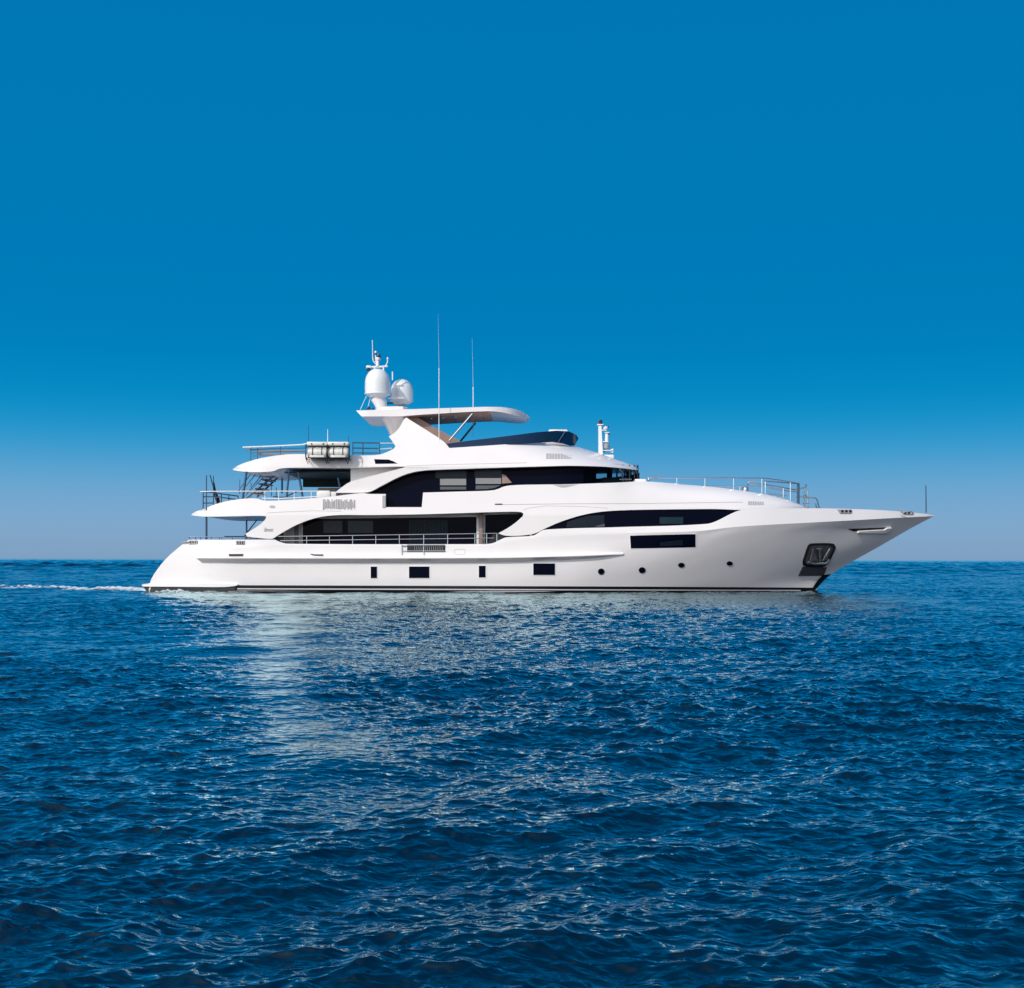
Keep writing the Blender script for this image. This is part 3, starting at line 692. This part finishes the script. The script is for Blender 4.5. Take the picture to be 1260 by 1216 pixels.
br = MB(); br.tube([P(540.4, 555, .75), P(545.4, 545, 1.0)], .025, 6); br.tube([P(540.4, 547, .75), P(545, 544, 1.0)], .02, 6); br.rbox(P(540.4, 553, .8), (.09, .12, .12), .02); br.build('antenna_bracket', 'steel', wa)
for x, y0, y1, d in ((379.5, 547, 523, 3.0), (403.2, 545, 528.4, 4.0), (428.6, 562, 536.4, 1.0), (295, 608, 590, 5.5)):
    m_ = MB(); m_.tube([P(x, y0, d), P(x, y1, d)], .022, 6, .014); m_.build('whip_antenna', 'skysteel' if x != 403.2 else 'tube', Y)

# forward mast with lights and horns
fm = MB(); k = lambda x, y, d=YC: P(x, y, d)
a = k(738.6, 562); b = k(738.2, 523.5)
fm.add([Vector((a.x + sx_*.10 - .0, YC + sy_*.22, a.z - .2)) for sx_ in (-1, 1.3) for sy_ in (-1, 1)] + [Vector((b.x + sx_*.085, YC + sy_*.14, b.z)) for sx_ in (-1, .7) for sy_ in (-1, 1)],
       [(0, 1, 3, 2), (4, 6, 7, 5), (0, 4, 5, 1), (2, 3, 7, 6), (0, 2, 6, 4), (1, 5, 7, 3)])
fm.rbox(k(738.4, 523), (.32, .4, .06), .02); fm.rbox(k(746.4, 562.5), (.75, .6, .22), .08)
for y, x1 in ((529.8, 746.5), (544, 748.5), (554.6, 753)): fm.rbox((k((740+x1)/2, y).x, YC, k(740, y).z), ((x1-740)*SC, .3, .05), .02)
fmo = fm.build('forward_mast', 'white', Y, sharp=30)
for c_, d_ in (((738.8, 519.6), (.20, .16, .22)), ((748.2, 525.6), (.08, .12, .1)), ((749.6, 534.4), (.06, .1, .1)), ((743.4, 554.6), (.1, .2, .12))): MB().rbox(k(*c_), d_, .03).build('navigation_light', 'lamp', fmo)
m_ = MB(); m_.lathe(k(745.2, 528.6), [(.10, 0), (.13, .05), (.13, .12), (.05, .17)], 14).build('light_housing', 'white', fmo); m_ = MB(); m_.tube([k(746.6, 543.6), k(746.6, 534)], .10, 12, .09); m_.rbox(k(746.8, 532.6), (.26, .22, .05), .02); m_.build('light_housing', 'white', fmo)
m_ = MB(); m_.lathe(k(746.2, 553), [(.12, 0), (.17, .06), (.17, .22), (.10, .30)], 14); m_.build('searchlight', 'grey', fmo)
m_ = MB(); m_.tube([k(751, 554), k(754.5, 553.2)], .03, 10, .09); m_.tube([k(751, 556), k(754.2, 556.4)], .03, 10, .07); m_.build('horn', 'steel', fmo)

# --------------------------------------------------- rails
def rail(runs, posts, m, r_=.026, name='railing', par=None):
    first = None
    for run in runs:
        o = MB().tube([P(*p) for p in run], r_, 8).build(name if first is None else 'rail_bar', m, par or Y if first is None else first)
        if first is None: first = o
    for p, q_ in posts: MB().tube([P(*p), P(*q_)], r_*.85, 6).build('railing_post', m, first)
    return first
# main deck side rail
ry = lambda x: 660.4 - (x-341)*.0145; ry2 = lambda x: 665.6 - (x-341)*.0125
rail([[(x, ry(x), .12) for x in (341, 400, 460, 520, 580, 612)], [(x, ry2(x), .12) for x in (345, 400, 460, 520, 580, 608)]],
     [((x, ry(x), .12), (x, 670, .12)) for x in (377.5, 405.5, 434, 462.5, 491.5, 521.5, 551, 584.5, 599, 611.5)], 'steel', .022)
# low stern rail
rail([[(232.5, 660.6, .5), (260, 660.8, .35), (300, 662.4, .2)], [(233, 664, .5), (300, 665, .2)]], [((x, 660.7, .4), (x, 665, .4)) for x in (233, 240.5, 247, 253, 260, 270, 273, 286)], 'skysteel', .02)
rail([[(276, 660.4, 6.8), (306, 660.4, 7.0)], [(301, 660.6, .2), (338, 661.2, .15)], [(301, 663, .2), (338, 663, .15)]], [((x, 660.6, .2), (x, 665, .2)) for x in (302, 308, 316, 325)], 'skysteel', .03)
# upper aft deck
rail([[(246, 605.2, .45), (262, 604.8, .35), (300, 604.6, .3), (392, 604.6, .3)], [(322, 613.2, .3), (345, 613.4, .3), (392, 611, .3)]],
     [((x, 604.7, .3), (x, 617.5, .3)) for x in (326, 343, 362, 383)], 'tube', .022)
rail([[(246, 605.2, .45), (262, 606.4, 2.6), (278, 608.6, 4.8), (293, 610.6, 7.0)], [(250, 611.4, .45), (268, 611.6, 3.0), (290, 614.6, 7.0)], [(250, 619.3, .45), (262, 619.3, 2.2)]],
     [((250, 606, .45), (250, 626, .45)), ((272.4, 607, 3.8), (272.4, 622, 3.8)), ((281.6, 609, 5.2), (281.6, 620, 5.2)), ((293, 610, 7.0), (293, 618, 7.0))], 'skysteel', .032)
for p, q_, r_ in (((254, 585, .5), (254, 628, .5), .026), ((254, 634.6, .7), (254, 666, .7), .05), ((262.6, 585.5, 3.8), (262.6, 622.6, 3.8), .026), ((303.4, 580.4, .75), (298.6, 614, .75), .055),
                  ((347.2, 580, 5.5), (347.0, 607, 5.5), .05), ((355.6, 580, .9), (352.6, 612.4, .9), .05), ((367, 581, 1.1), (372.6, 613, 1.1), .055), ((416, 588, 2.2), (418.4, 600, 2.2), .06), ((303.3, 640, 5.6), (303.6, 664, 5.6), .045)):
    m_ = MB(); m_.tube([P(*p), P(*q_)], r_, 10); m_.build('deck_pole', 'skysteel', Y)
rail([[(352.6, 610.6, .9), (366.6, 604.6, 1.1)], [(300, 661, 5.8), (316, 640, 5.8)], [(336, 611.4, 3.2), (345, 612, 3.2), (370, 612.2, 3.2)]], [], 'skysteel', .03, 'brace')
# stairs from the upper deck to the fly deck
sr = MB()
for d in (3.4, 4.9): sr.tube([P(341.5, 582, d), P(302.6, 614.2, d)] if d < 4 else [P(349, 581, d), P(316, 612, d)], .05, 6)
stair = sr.build('stair', 'skysteel', Y)
for x, y in ((328.6, 591.4), (325.0, 596.6), (321.0, 602.6), (316.4, 608.0), (333.0, 586.2)):
    c = P(x + 2, y, 4.15); m_ = MB(); m_.rbox((c.x, 4.15, c.z), (.46, 1.6, .06), .02); m_.build('stair_tread', 'mahog', stair)
rail([[(318, 579.8, 3.3), (297, 604.6, 3.3)], [(330, 581, 4.9), (300, 612, 4.9)], [(311, 579.8, 3.3), (293.4, 604, 3.3)], [(326, 580, 3.4), (303, 608, 3.4)]], [((309, 594, 4.9), (309, 612, 4.9)), ((334, 590, 4.9), (334, 611, 4.9)), ((340, 600, 4.9), (340, 612, 4.9)), ((318, 600, 3.4), (318, 612, 3.4))], 'skysteel', .022, 'stair_handrail')
lk = MB(); a = P(389.4, 603.6, .9); b = P(406, 613.6, .9); lk.rbox(((a.x+b.x)/2, 1.6, (a.z+b.z)/2), (b.x-a.x, 1.4, a.z-b.z), .06); a = P(404, 605, 1.0); b = P(414, 613, 1.0); lk.rbox(((a.x+b.x)/2, 1.7, (a.z+b.z)/2), (b.x-a.x, 1.4, a.z-b.z), .06)
lk.build('deck_locker', 'deckwhite', Y)
lk = MB(); a = P(392, 600.8, 5); b = P(420, 613, 5); lk.rbox(((a.x+b.x)/2, 5.0, (a.z+b.z)/2), (b.x-a.x, .9, a.z-b.z), .08); lk.build('aft_sofa', 'beige', Y)
# fly deck aft
rail([[(298.6, 550.6, .9), (330, 549.4, .8), (371, 547.4, .8), (380, 545.6, .8)]], [], 'tube', .034)
rail([[(308, 553.6, 1.0), (330, 552.6, .9), (376, 551.4, .9)], [(308, 557.4, 1.0), (340, 556.2, .9), (376, 555, .9)], [(308, 561, 1.0), (335, 560, .9)]],
     [((308.6, 551, 1.0), (308.6, 568, 1.0)), ((317, 551, 1.0), (317, 565, 1.0)), ((345, 549.6, .9), (345, 561, .9))], 'skysteel', .02)
rail([[(302, 553.5, 6.2), (333, 555, 6.6), (378, 554.6, 6.6)], [(318, 559, 6.6), (376, 559, 6.6)]], [((x, 554.6, 6.6), (x, 563, 6.6)) for x in (320, 334, 348, 362)], 'lining', .035)
rail([[(433.6, 544.8, 1.0), (467, 545.2, 1.0)], [(433.6, 551.4, 1.0), (466, 551.8, 1.0)], [(434, 557.4, 1.0), (466, 557.6, 1.0)]], [((x, 544.8, 1.0), (x, 562, 1.0)) for x in (434.2, 446.6, 467.2)], 'skysteel', .03)
rail([[(468, 545.4, 1.2), (484, 545.4, 2.4)], [(468, 552.6, 1.2), (482, 551.6, 2.4)]], [], 'tube', .024)
# foredeck rails
rail([[(795.6, 587.6, 2.0), (812, 587.6, 2.0)]], [((798.4, 587.6, 2.0), (798.4, 596, 2.0))], 'steel', .05)
rail([[(812, 588.2, 2.0), (870, 588.2, 2.2), (903, 588.2, 2.4), (942, 588.6, 2.6), (962, 591.4, 2.9), (983, 595, 3.1)], [(830, 598.2, 2.0), (870, 598.4, 2.2), (903, 598.6, 2.4), (937, 598.6, 2.6)]],
     [((833, 588, 2.0), (833, 599, 2.0)), ((867.5, 588, 2.2), (867.5, 602, 2.2)), ((902.8, 588, 2.4), (902.8, 607, 2.4)), ((937.6, 588.6, 2.6), (937.6, 613, 2.6)), ((972.6, 593, 3.0), (972.6, 621, 3.0))], 'steel', .026)
rail([[(920, 608, 3.4), (920.2, 594.4, 3.4), (922.5, 592.6, 3.4), (930, 592.2, 3.4)], [(940, 592.2, 3.4), (962, 593.6, 3.6), (982, 595.2, 3.8)], [(921, 595.2, 3.6), (940, 596.4, 3.6), (964, 600.2, 3.8), (979, 603, 3.9)],
      [(979, 602.6, 3.9), (991, 600, 4.0)], [(945, 600, 4.6), (964, 603.4, 4.6), (982, 605.6, 4.6)], [(945, 607.4, 4.6), (968, 610, 4.6)], [(942, 609.6, 4.6), (962, 612.4, 4.6)], [(980, 611.8, 4.2), (990, 610.4, 4.2)]],
     [((941.8, 592.4, 3.4), (941.8, 613, 3.4)), ((964, 600, 3.8), (964, 617, 3.8)), ((910.6, 599, 4.4), (910.6, 606, 4.4))], 'steel', .034)
rail([[(982.2, 594.6, 3.2), (982.2, 622, 3.2)]], [], 'skysteel', .07)
rail([[(990, 626, 4.0), (990, 597.4, 4.0), (991.2, 596.2, 4.0), (992.8, 597.4, 4.0), (991.6, 599, 4.0), (990, 598.4, 4.0)], [(993.4, 601, 4.3), (994.4, 626, 4.3)], [(988, 612, 4), (997, 612.4, 4), (1003.6, 612.8, 4), (1005.2, 614.6, 4), (1008.6, 627, 4)], [(1003, 619, 4.6), (1005.6, 627, 4.6)], [(990, 608, 4.2), (994, 613, 4.2)], [(988, 619.5, 4.2), (996, 619, 4.2)]], [], 'steel', .034)
m_ = MB(); m_.lathe(P(917.2, 606.4, 2.6), [(.13, 0), (.17, .1), (.15, .25), (.05, .34)], 12); m_.build('capstan', 'steel', Y)
m_ = MB(); m_.tube([P(1139.6, 631, YC), P(1139.4, 612, YC), P(1139.2, 597.4, YC)], .034, 8, .026); m_.build('jackstaff', 'skysteel', Y)

# --------------------------------------------------- things carried by the yacht
def life_raft(loc):
    t = thing('life_raft', loc, 'white life raft canister in a steel cradle', 'life raft', 'life raft canisters on the flybridge edge')
    L, r_ = .98, .24; B = Vector(loc)
    m_ = MB()
    prof = [(.02, -L/2), (r_*.8, -L/2 + .015), (r_*.96, -L/2 + .06), (r_, -L/2 + .12), (r_, -.04), (r_*1.05, -.035), (r_*1.05, .035), (r_, .04), (r_, L/2 - .12), (r_*.96, L/2 - .06), (r_*.8, L/2 - .015), (.02, L/2)]
    V = []; ns = 28; zc = .31
    for rr, x in prof:
        for k_ in range(ns): a_ = k_*2*math.pi/ns; V.append(B + Vector((x, -.12 + rr*math.cos(a_), zc + rr*math.sin(a_))))
    m_.add(V, [(i*ns+k_, i*ns+(k_+1) % ns, (i+1)*ns+(k_+1) % ns, (i+1)*ns+k_) for i in range(len(prof)-1) for k_ in range(ns)]); m_.build('canister', 'raft', t, sharp=30)
    for x in (-.22, .22):
        MB().tube([B + Vector((x, -.12 + (r_+.015)*math.cos(a_), zc + (r_+.015)*math.sin(a_))) for a_ in np.linspace(0, 2*math.pi, 25)], .022, 5, cap=False).build('strap', 'strap', t)
    MB().rbox(B + Vector((0, .12, .36)), (1.0, .3, .62), .05).build('shadow_backing', 'frame', t)  # dark block added to stand for the shadow gaps round the canister
    MB().rbox(B + Vector((0, -.05, .715)), (1.02, .62, .19), .06).build('canister_lid', 'raft', t)
    for x in (-.26, .3): MB().lathe(B + Vector((x, -.36, .68)), [(.03, 0), (.04, .03), (.03, .06)], 10).build('latch', 'lamp', t)
    for x in (-.53, .53):
        m_ = MB(); m_.tube([B + Vector((x, .25, -.02)), B + Vector((x, -.36, 0)), B + Vector((x, -.42, .2)), B + Vector((x, -.40, .55)), B + Vector((x, -.28, .68))], .03, 6)
        m_.tube([B + Vector((x, -.36, 0)), B + Vector((x*.85, -.22, -.26)), B + Vector((x*.7, -.30, -.02))], .024, 6); m_.build('cradle_arm', 'frame', t)
    for y, z in ((-.38, .02), (-.41, .56)): MB().tube([B + Vector((-.53, y, z)), B + Vector((.53, y, z))], .022, 6).build('cradle_bar', 'frame', t)
    MB().rbox(B + Vector((0, -.40, .10)), (.72, .03, .10), .01).build('cradle_board', 'raft', t)
    return t
ra = P(391.5, 565, .05); life_raft(tuple(ra))['label'] = 'white life raft canister in steel cradle, the one nearer the stern of the yacht'
ra = P(417.2, 565, .05); life_raft(tuple(ra))['label'] = 'white life raft canister in steel cradle, the one nearer the radar mast of the yacht'

fl = thing('flag', tuple(P(267.5, 624, 3.8)), 'dark furled ensign hanging from a slanted staff at the yacht\'s upper stern deck', 'flag')
m_ = MB(); m_.tube([P(258.4, 584.6, 3.8), P(268.5, 623, 3.8)], .03, 8); m_.build('flag_staff', 'skysteel', fl)
def cloth(pts, name, m):
    m_ = MB(); V = []; n_ = 10
    for (x0, x1, y) in pts:
        for k_ in range(n_+1):
            u = k_/n_; x = x0 + (x1-x0)*u; V.append(P(x, y + .8*math.sin(u*5 + y*.2), 3.8 + .10*math.sin(u*9 + y*.35) * (1 + .3*math.sin(y))))
    m_.add(V, [(i*(n_+1)+k_, i*(n_+1)+k_+1, (i+1)*(n_+1)+k_+1, (i+1)*(n_+1)+k_) for i in range(len(pts)-1) for k_ in range(n_)])
    o = m_.build(name, m, fl, sharp=60); so_ = o.modifiers.new('s', 'SOLIDIFY'); so_.thickness = .015
    return o
cloth([(262, 263.4, 594), (262.2, 265, 600), (262.6, 266.6, 606)], 'flag_panel', 'flag_green')
cloth([(262.6, 266.6, 606), (264, 269.4, 612), (265.6, 270.6, 617)], 'flag_panel', 'flag_dark')
cloth([(265.6, 270.6, 617), (266.6, 270.4, 621.5)], 'flag_panel', 'flag_red')

# --------------------------------------------------- water
def smoothstep(a, b, x): t = np.clip((x-a)/(b-a), 0, 1); return t*t*(3-2*t)
HALF = 29.0
ang = np.concatenate([np.linspace(-HALF, HALF, 1300), HALF + (360-2*HALF)*np.linspace(0, 1, 152)[1:-1]])
ang = np.radians(ang)
rad = np.concatenate([np.geomspace(1.2, 4.5, 60)[:-1], np.geomspace(4.5, 420, 2200), np.geomspace(420, 3200, 420)[1:], np.geomspace(3200, 40000, 40)[1:]]).astype(np.float64)
na, nrad = len(ang), len(rad)
X = (rad[:, None]*np.sin(ang)[None, :]).astype(np.float32); Yw = (rad[:, None]*np.cos(ang)[None, :] - DIST).astype(np.float32)
dr = np.gradient(rad); spacing = np.maximum(dr, rad*(ang[1]-ang[0])).astype(np.float32)
dX = np.zeros_like(X); dY = np.zeros_like(X); Z = np.zeros_like(X)
gust = np.zeros_like(X)
for _ in range(7):
    k_ = 2*math.pi/rng.uniform(7, 34); a_ = rng.uniform(0, 2*math.pi); gust += np.sin(k_*(X*math.cos(a_)*.6 + Yw*math.sin(a_)) + rng.uniform(0, 6.28)).astype(np.float32)
gust = gust/7**.5
# calmer water: the lee under the yacht's side, and a smooth streak added to brighten the reflection there
def inlee(x, y): return smoothstep(-19, -4, y)*smoothstep(4, 1, y)*smoothstep(-22, -12, x)*smoothstep(11, 2, x)
sx0 = P(352, 727, 0).x
sl_c = sx0*(Yw + DIST)/DIST + .25*np.sin(Yw*.21) + .12*np.sin(Yw*.63 + 1); sl_w = (.042*(Yw + DIST) + .12)*(1 + .25*np.sin(Yw*.37 + 2) + .2*np.sin(Yw*1.1))
added_slick = np.exp(-np.clip(((X - sl_c)/sl_w)**2, 0, 40))*smoothstep(-55, -48, Yw)*smoothstep(3, 0, Yw)
calm = (1 - .28*inlee(X, Yw))*(1 - .70*added_slick)
NW = 170
lam = np.geomspace(.06, 7.0, NW); main = R(-68)                  # running mostly towards the camera
octv = math.log(7.0/.06, 2)
slope_per_oct = .125
frontw = np.zeros(na, bool); frontw[:1050] = True
for i in range(NW):
    L = lam[i]; k_ = 2*math.pi/L
    sp_oct = float(np.interp(math.log(L), [math.log(v) for v in (.06, .14, .3, .7, 1.2, 2.2, 4, 7)], [.115, .135, .11, .078, .055, .042, .030, .02]))
    slope = sp_oct*math.sqrt(octv/NW)*math.sqrt(2)
    A_ = slope/k_
    th = main + rng.normal(0, R(38 if L > 1.2 else 55))
    kx, ky = k_*math.cos(th), k_*math.sin(th); ph = rng.uniform(0, 6.28)
    wgt = smoothstep(1.8, 3.4, L/spacing)
    nmax = int(np.searchsorted(-wgt, -1e-3)) if wgt[-1] < 1e-3 else nrad
    idx = np.nonzero(wgt > 1e-3)[0]
    if len(idx) == 0: continue
    r0, r1 = idx[0], idx[-1] + 1
    arg = kx*X[r0:r1] + ky*Yw[r0:r1] + ph
    amp = (A_*wgt[r0:r1])[:, None]
    if L < 1.3: amp = amp*(1 + .30*gust[r0:r1]).clip(.15, 2.2)*calm[r0:r1]
    sn = np.sin(arg); cs = np.cos(arg)
    Z[r0:r1] += amp*cs; q_ = 1.1
    dX[r0:r1] -= q_*amp*math.cos(th)*sn; dY[r0:r1] -= q_*amp*math.sin(th)*sn
# longer waves added with distance from the camera, so the far sea mirrors darker, higher sky
for i in range(60):
    L = float(np.geomspace(2.5, 16, 60)[i]); k_ = 2*math.pi/L; th = main + rng.normal(0, R(45)); ph = rng.uniform(0, 6.28)
    wgt = smoothstep(60, 260, rad)*smoothstep(1.1, 2.0, L/spacing); idx = np.nonzero(wgt > 1e-3)[0]
    if len(idx) == 0: continue
    r0, r1 = idx[0], idx[-1] + 1
    Z[r0:r1] += (.034/k_*min(1, (14/L)**.8)*wgt[r0:r1])[:, None]*np.cos(k_*math.cos(th)*X[r0:r1] + k_*math.sin(th)*Yw[r0:r1] + ph)
Z -= .09
# broken foam of the wake behind the stern and a little froth along the hull, as a mask over the surface
def vnoise(x, y, seed):
    xi, yi = np.floor(x).astype(np.int64), np.floor(y).astype(np.int64); u, v = x - xi, y - yi; u, v = u*u*(3-2*u), v*v*(3-2*v)
    def h(i, j):
        n = (i*374761393 + j*668265263 + seed*1442695041) & 0x7fffffff; n = ((n ^ (n >> 13))*1274126177) & 0x7fffffff
        return (n & 0xffff)/65535.0
    return (h(xi, yi)*(1-u) + h(xi+1, yi)*u)*(1-v) + (h(xi, yi+1)*(1-u) + h(xi+1, yi+1)*u)*v
foam = np.zeros_like(X); st_x = P(181, 722, 1).x
sel = (Yw > -1.5) & (Yw < 21) & (X < st_x + 26) & (X > st_x - 22)
fx, fy = X[sel].astype(np.float64), Yw[sel].astype(np.float64)
back = np.maximum(st_x - fx, 0)
fn = .45*vnoise(fx*.9, fy*1.1, 1) + .30*vnoise(fx*2.6, fy*3.1, 2) + .25*vnoise(fx*7, fy*9, 3)
centre = 3.2 + back*.55; half = 1.7 + back*.12
env = np.exp(-((fy - centre)/half)**2)*smoothstep(-.4, .3, st_x - fx)*(.84 - .20*smoothstep(2, 6, back)*(.5 + .5*np.sin(fx*1.3 + 1)) - .06*smoothstep(5, 9, back))
wake = smoothstep(.50, .66, fn*.62 + env*.52 - .10)
froth = np.exp(-((fy + .22)/.22)**2)*smoothstep(-.6, .3, fx - st_x)*(1 - smoothstep(2.2, 7, fx - st_x))*smoothstep(.40, .62, fn)
foam[sel] = np.clip(wake*.9 + froth*.8, 0, 1).astype(np.float32)
Z += foam*.17*(.4 + .6*np.abs(np.sin(X*5)*np.sin(Yw*4 + X)))
co = np.empty((nrad*na + 1, 3), np.float32)
co[:-1, 0] = (X + dX).ravel(); co[:-1, 1] = (Yw + dY).ravel(); co[:-1, 2] = Z.ravel(); co[-1] = (0, -DIST, 0)
ii, jj = np.meshgrid(np.arange(nrad-1), np.arange(na), indexing='ij'); j2 = (jj+1) % na
quads = np.stack([ii*na+jj, (ii+1)*na+jj, (ii+1)*na+j2, ii*na+j2], -1).reshape(-1, 4)[:, ::-1].astype(np.int32)
ja = np.arange(na); tris = np.stack([np.full(na, nrad*na), ja, (ja+1) % na], -1)[:, ::-1].astype(np.int32)
me = bpy.data.meshes.new('water'); nq, ntr = len(quads), len(tris)
me.vertices.add(len(co)); me.vertices.foreach_set('co', co.ravel())
me.loops.add(nq*4 + ntr*3); me.loops.foreach_set('vertex_index', np.concatenate([quads.ravel(), tris.ravel()]))
me.polygons.add(nq + ntr); me.polygons.foreach_set('loop_start', np.concatenate([np.arange(nq)*4, nq*4 + np.arange(ntr)*3]).astype(np.int32))
me.update(calc_edges=True)
me.polygons.foreach_set('use_smooth', np.ones(nq+ntr, bool)); me.validate(); me.update()
water = bpy.data.objects.new('water', me); S.collection.objects.link(water)
water['kind'] = 'structure'; water['label'] = 'deep blue rippled sea surface reaching the horizon'; 
wm = bpy.data.materials.new('sea_water'); wm.use_nodes = True; t = wm.node_tree; b = t.nodes['Principled BSDF']
tc = t.nodes.new('ShaderNodeNewGeometry')
mp = t.nodes.new('ShaderNodeMapping'); mp.inputs['Scale'].default_value = (1, 1.5, 1); mp.inputs['Rotation'].default_value = (0, 0, R(18)); t.links.new(tc.outputs['Position'], mp.inputs['Vector'])
n1 = t.nodes.new('ShaderNodeTexNoise'); n1.inputs['Scale'].default_value = 5.0; n1.inputs['Detail'].default_value = 2.5; n1.inputs['Roughness'].default_value = .5; n1.inputs['Distortion'].default_value = .4
t.links.new(mp.outputs[0], n1.inputs['Vector'])
n2 = t.nodes.new('ShaderNodeTexNoise'); n2.inputs['Scale'].default_value = 11; n2.inputs['Detail'].default_value = 4; n2.inputs['Distortion'].default_value = .5
t.links.new(mp.outputs[0], n2.inputs['Vector'])
ma = t.nodes.new('ShaderNodeMath'); ma.operation = 'MULTIPLY_ADD'; ma.inputs[1].default_value = .10; t.links.new(n2.outputs['Fac'], ma.inputs[0]); t.links.new(n1.outputs['Fac'], ma.inputs[2])
bp = t.nodes.new('ShaderNodeBump'); bp.inputs['Distance'].default_value = .065
ca = t.nodes.new('ShaderNodeAttribute'); ca.attribute_name = 'calm'; cs_ = t.nodes.new('ShaderNodeMath'); cs_.operation = 'MULTIPLY'; cs_.inputs[1].default_value = .72
t.links.new(ca.outputs['Fac'], cs_.inputs[0]); t.links.new(cs_.outputs[0], bp.inputs['Strength'])
t.links.new(ma.outputs[0], bp.inputs['Height'])
t.nodes.remove(b); out = [n for n in t.nodes if n.type == 'OUTPUT_MATERIAL'][0]
df = t.nodes.new('ShaderNodeBsdfDiffuse'); df.inputs['Color'].default_value = (.0, .010, .026, 1)
gl = t.nodes.new('ShaderNodeBsdfGlossy'); gl.inputs['Color'].default_value = (.72, .93, .97, 1); gl.inputs['Roughness'].default_value = .04
frn = t.nodes.new('ShaderNodeFresnel'); frn.inputs['IOR'].default_value = 1.34
gain = t.nodes.new('ShaderNodeMath'); gain.operation = 'MULTIPLY'; gain.use_clamp = True; gain.inputs[1].default_value = 1.55
ms = t.nodes.new('ShaderNodeMixShader')
for n in (df, gl, frn): t.links.new(bp.outputs[0], n.inputs['Normal'])
t.links.new(frn.outputs[0], gain.inputs[0]); t.links.new(gain.outputs[0], ms.inputs[0]); t.links.new(df.outputs[0], ms.inputs[1]); t.links.new(gl.outputs[0], ms.inputs[2])
fd = t.nodes.new('ShaderNodeBsdfDiffuse'); fd.inputs['Color'].default_value = (.66, .75, .80, 1)
fa = t.nodes.new('ShaderNodeAttribute'); fa.attribute_name = 'foam'; mf_ = t.nodes.new('ShaderNodeMixShader')
t.links.new(fa.outputs['Fac'], mf_.inputs[0]); t.links.new(ms.outputs[0], mf_.inputs[1]); t.links.new(fd.outputs[0], mf_.inputs[2])
t.links.new(mf_.outputs[0], out.inputs['Surface'])
fo_ = me.attributes.new('foam', 'FLOAT', 'POINT'); fo_.data.foreach_set('value', np.append(foam.ravel(), 0).astype(np.float32))
at_ = me.attributes.new('calm', 'FLOAT', 'POINT'); at_.data.foreach_set('value', np.append(calm.ravel(), 1).astype(np.float32))
me.materials.append(wm)
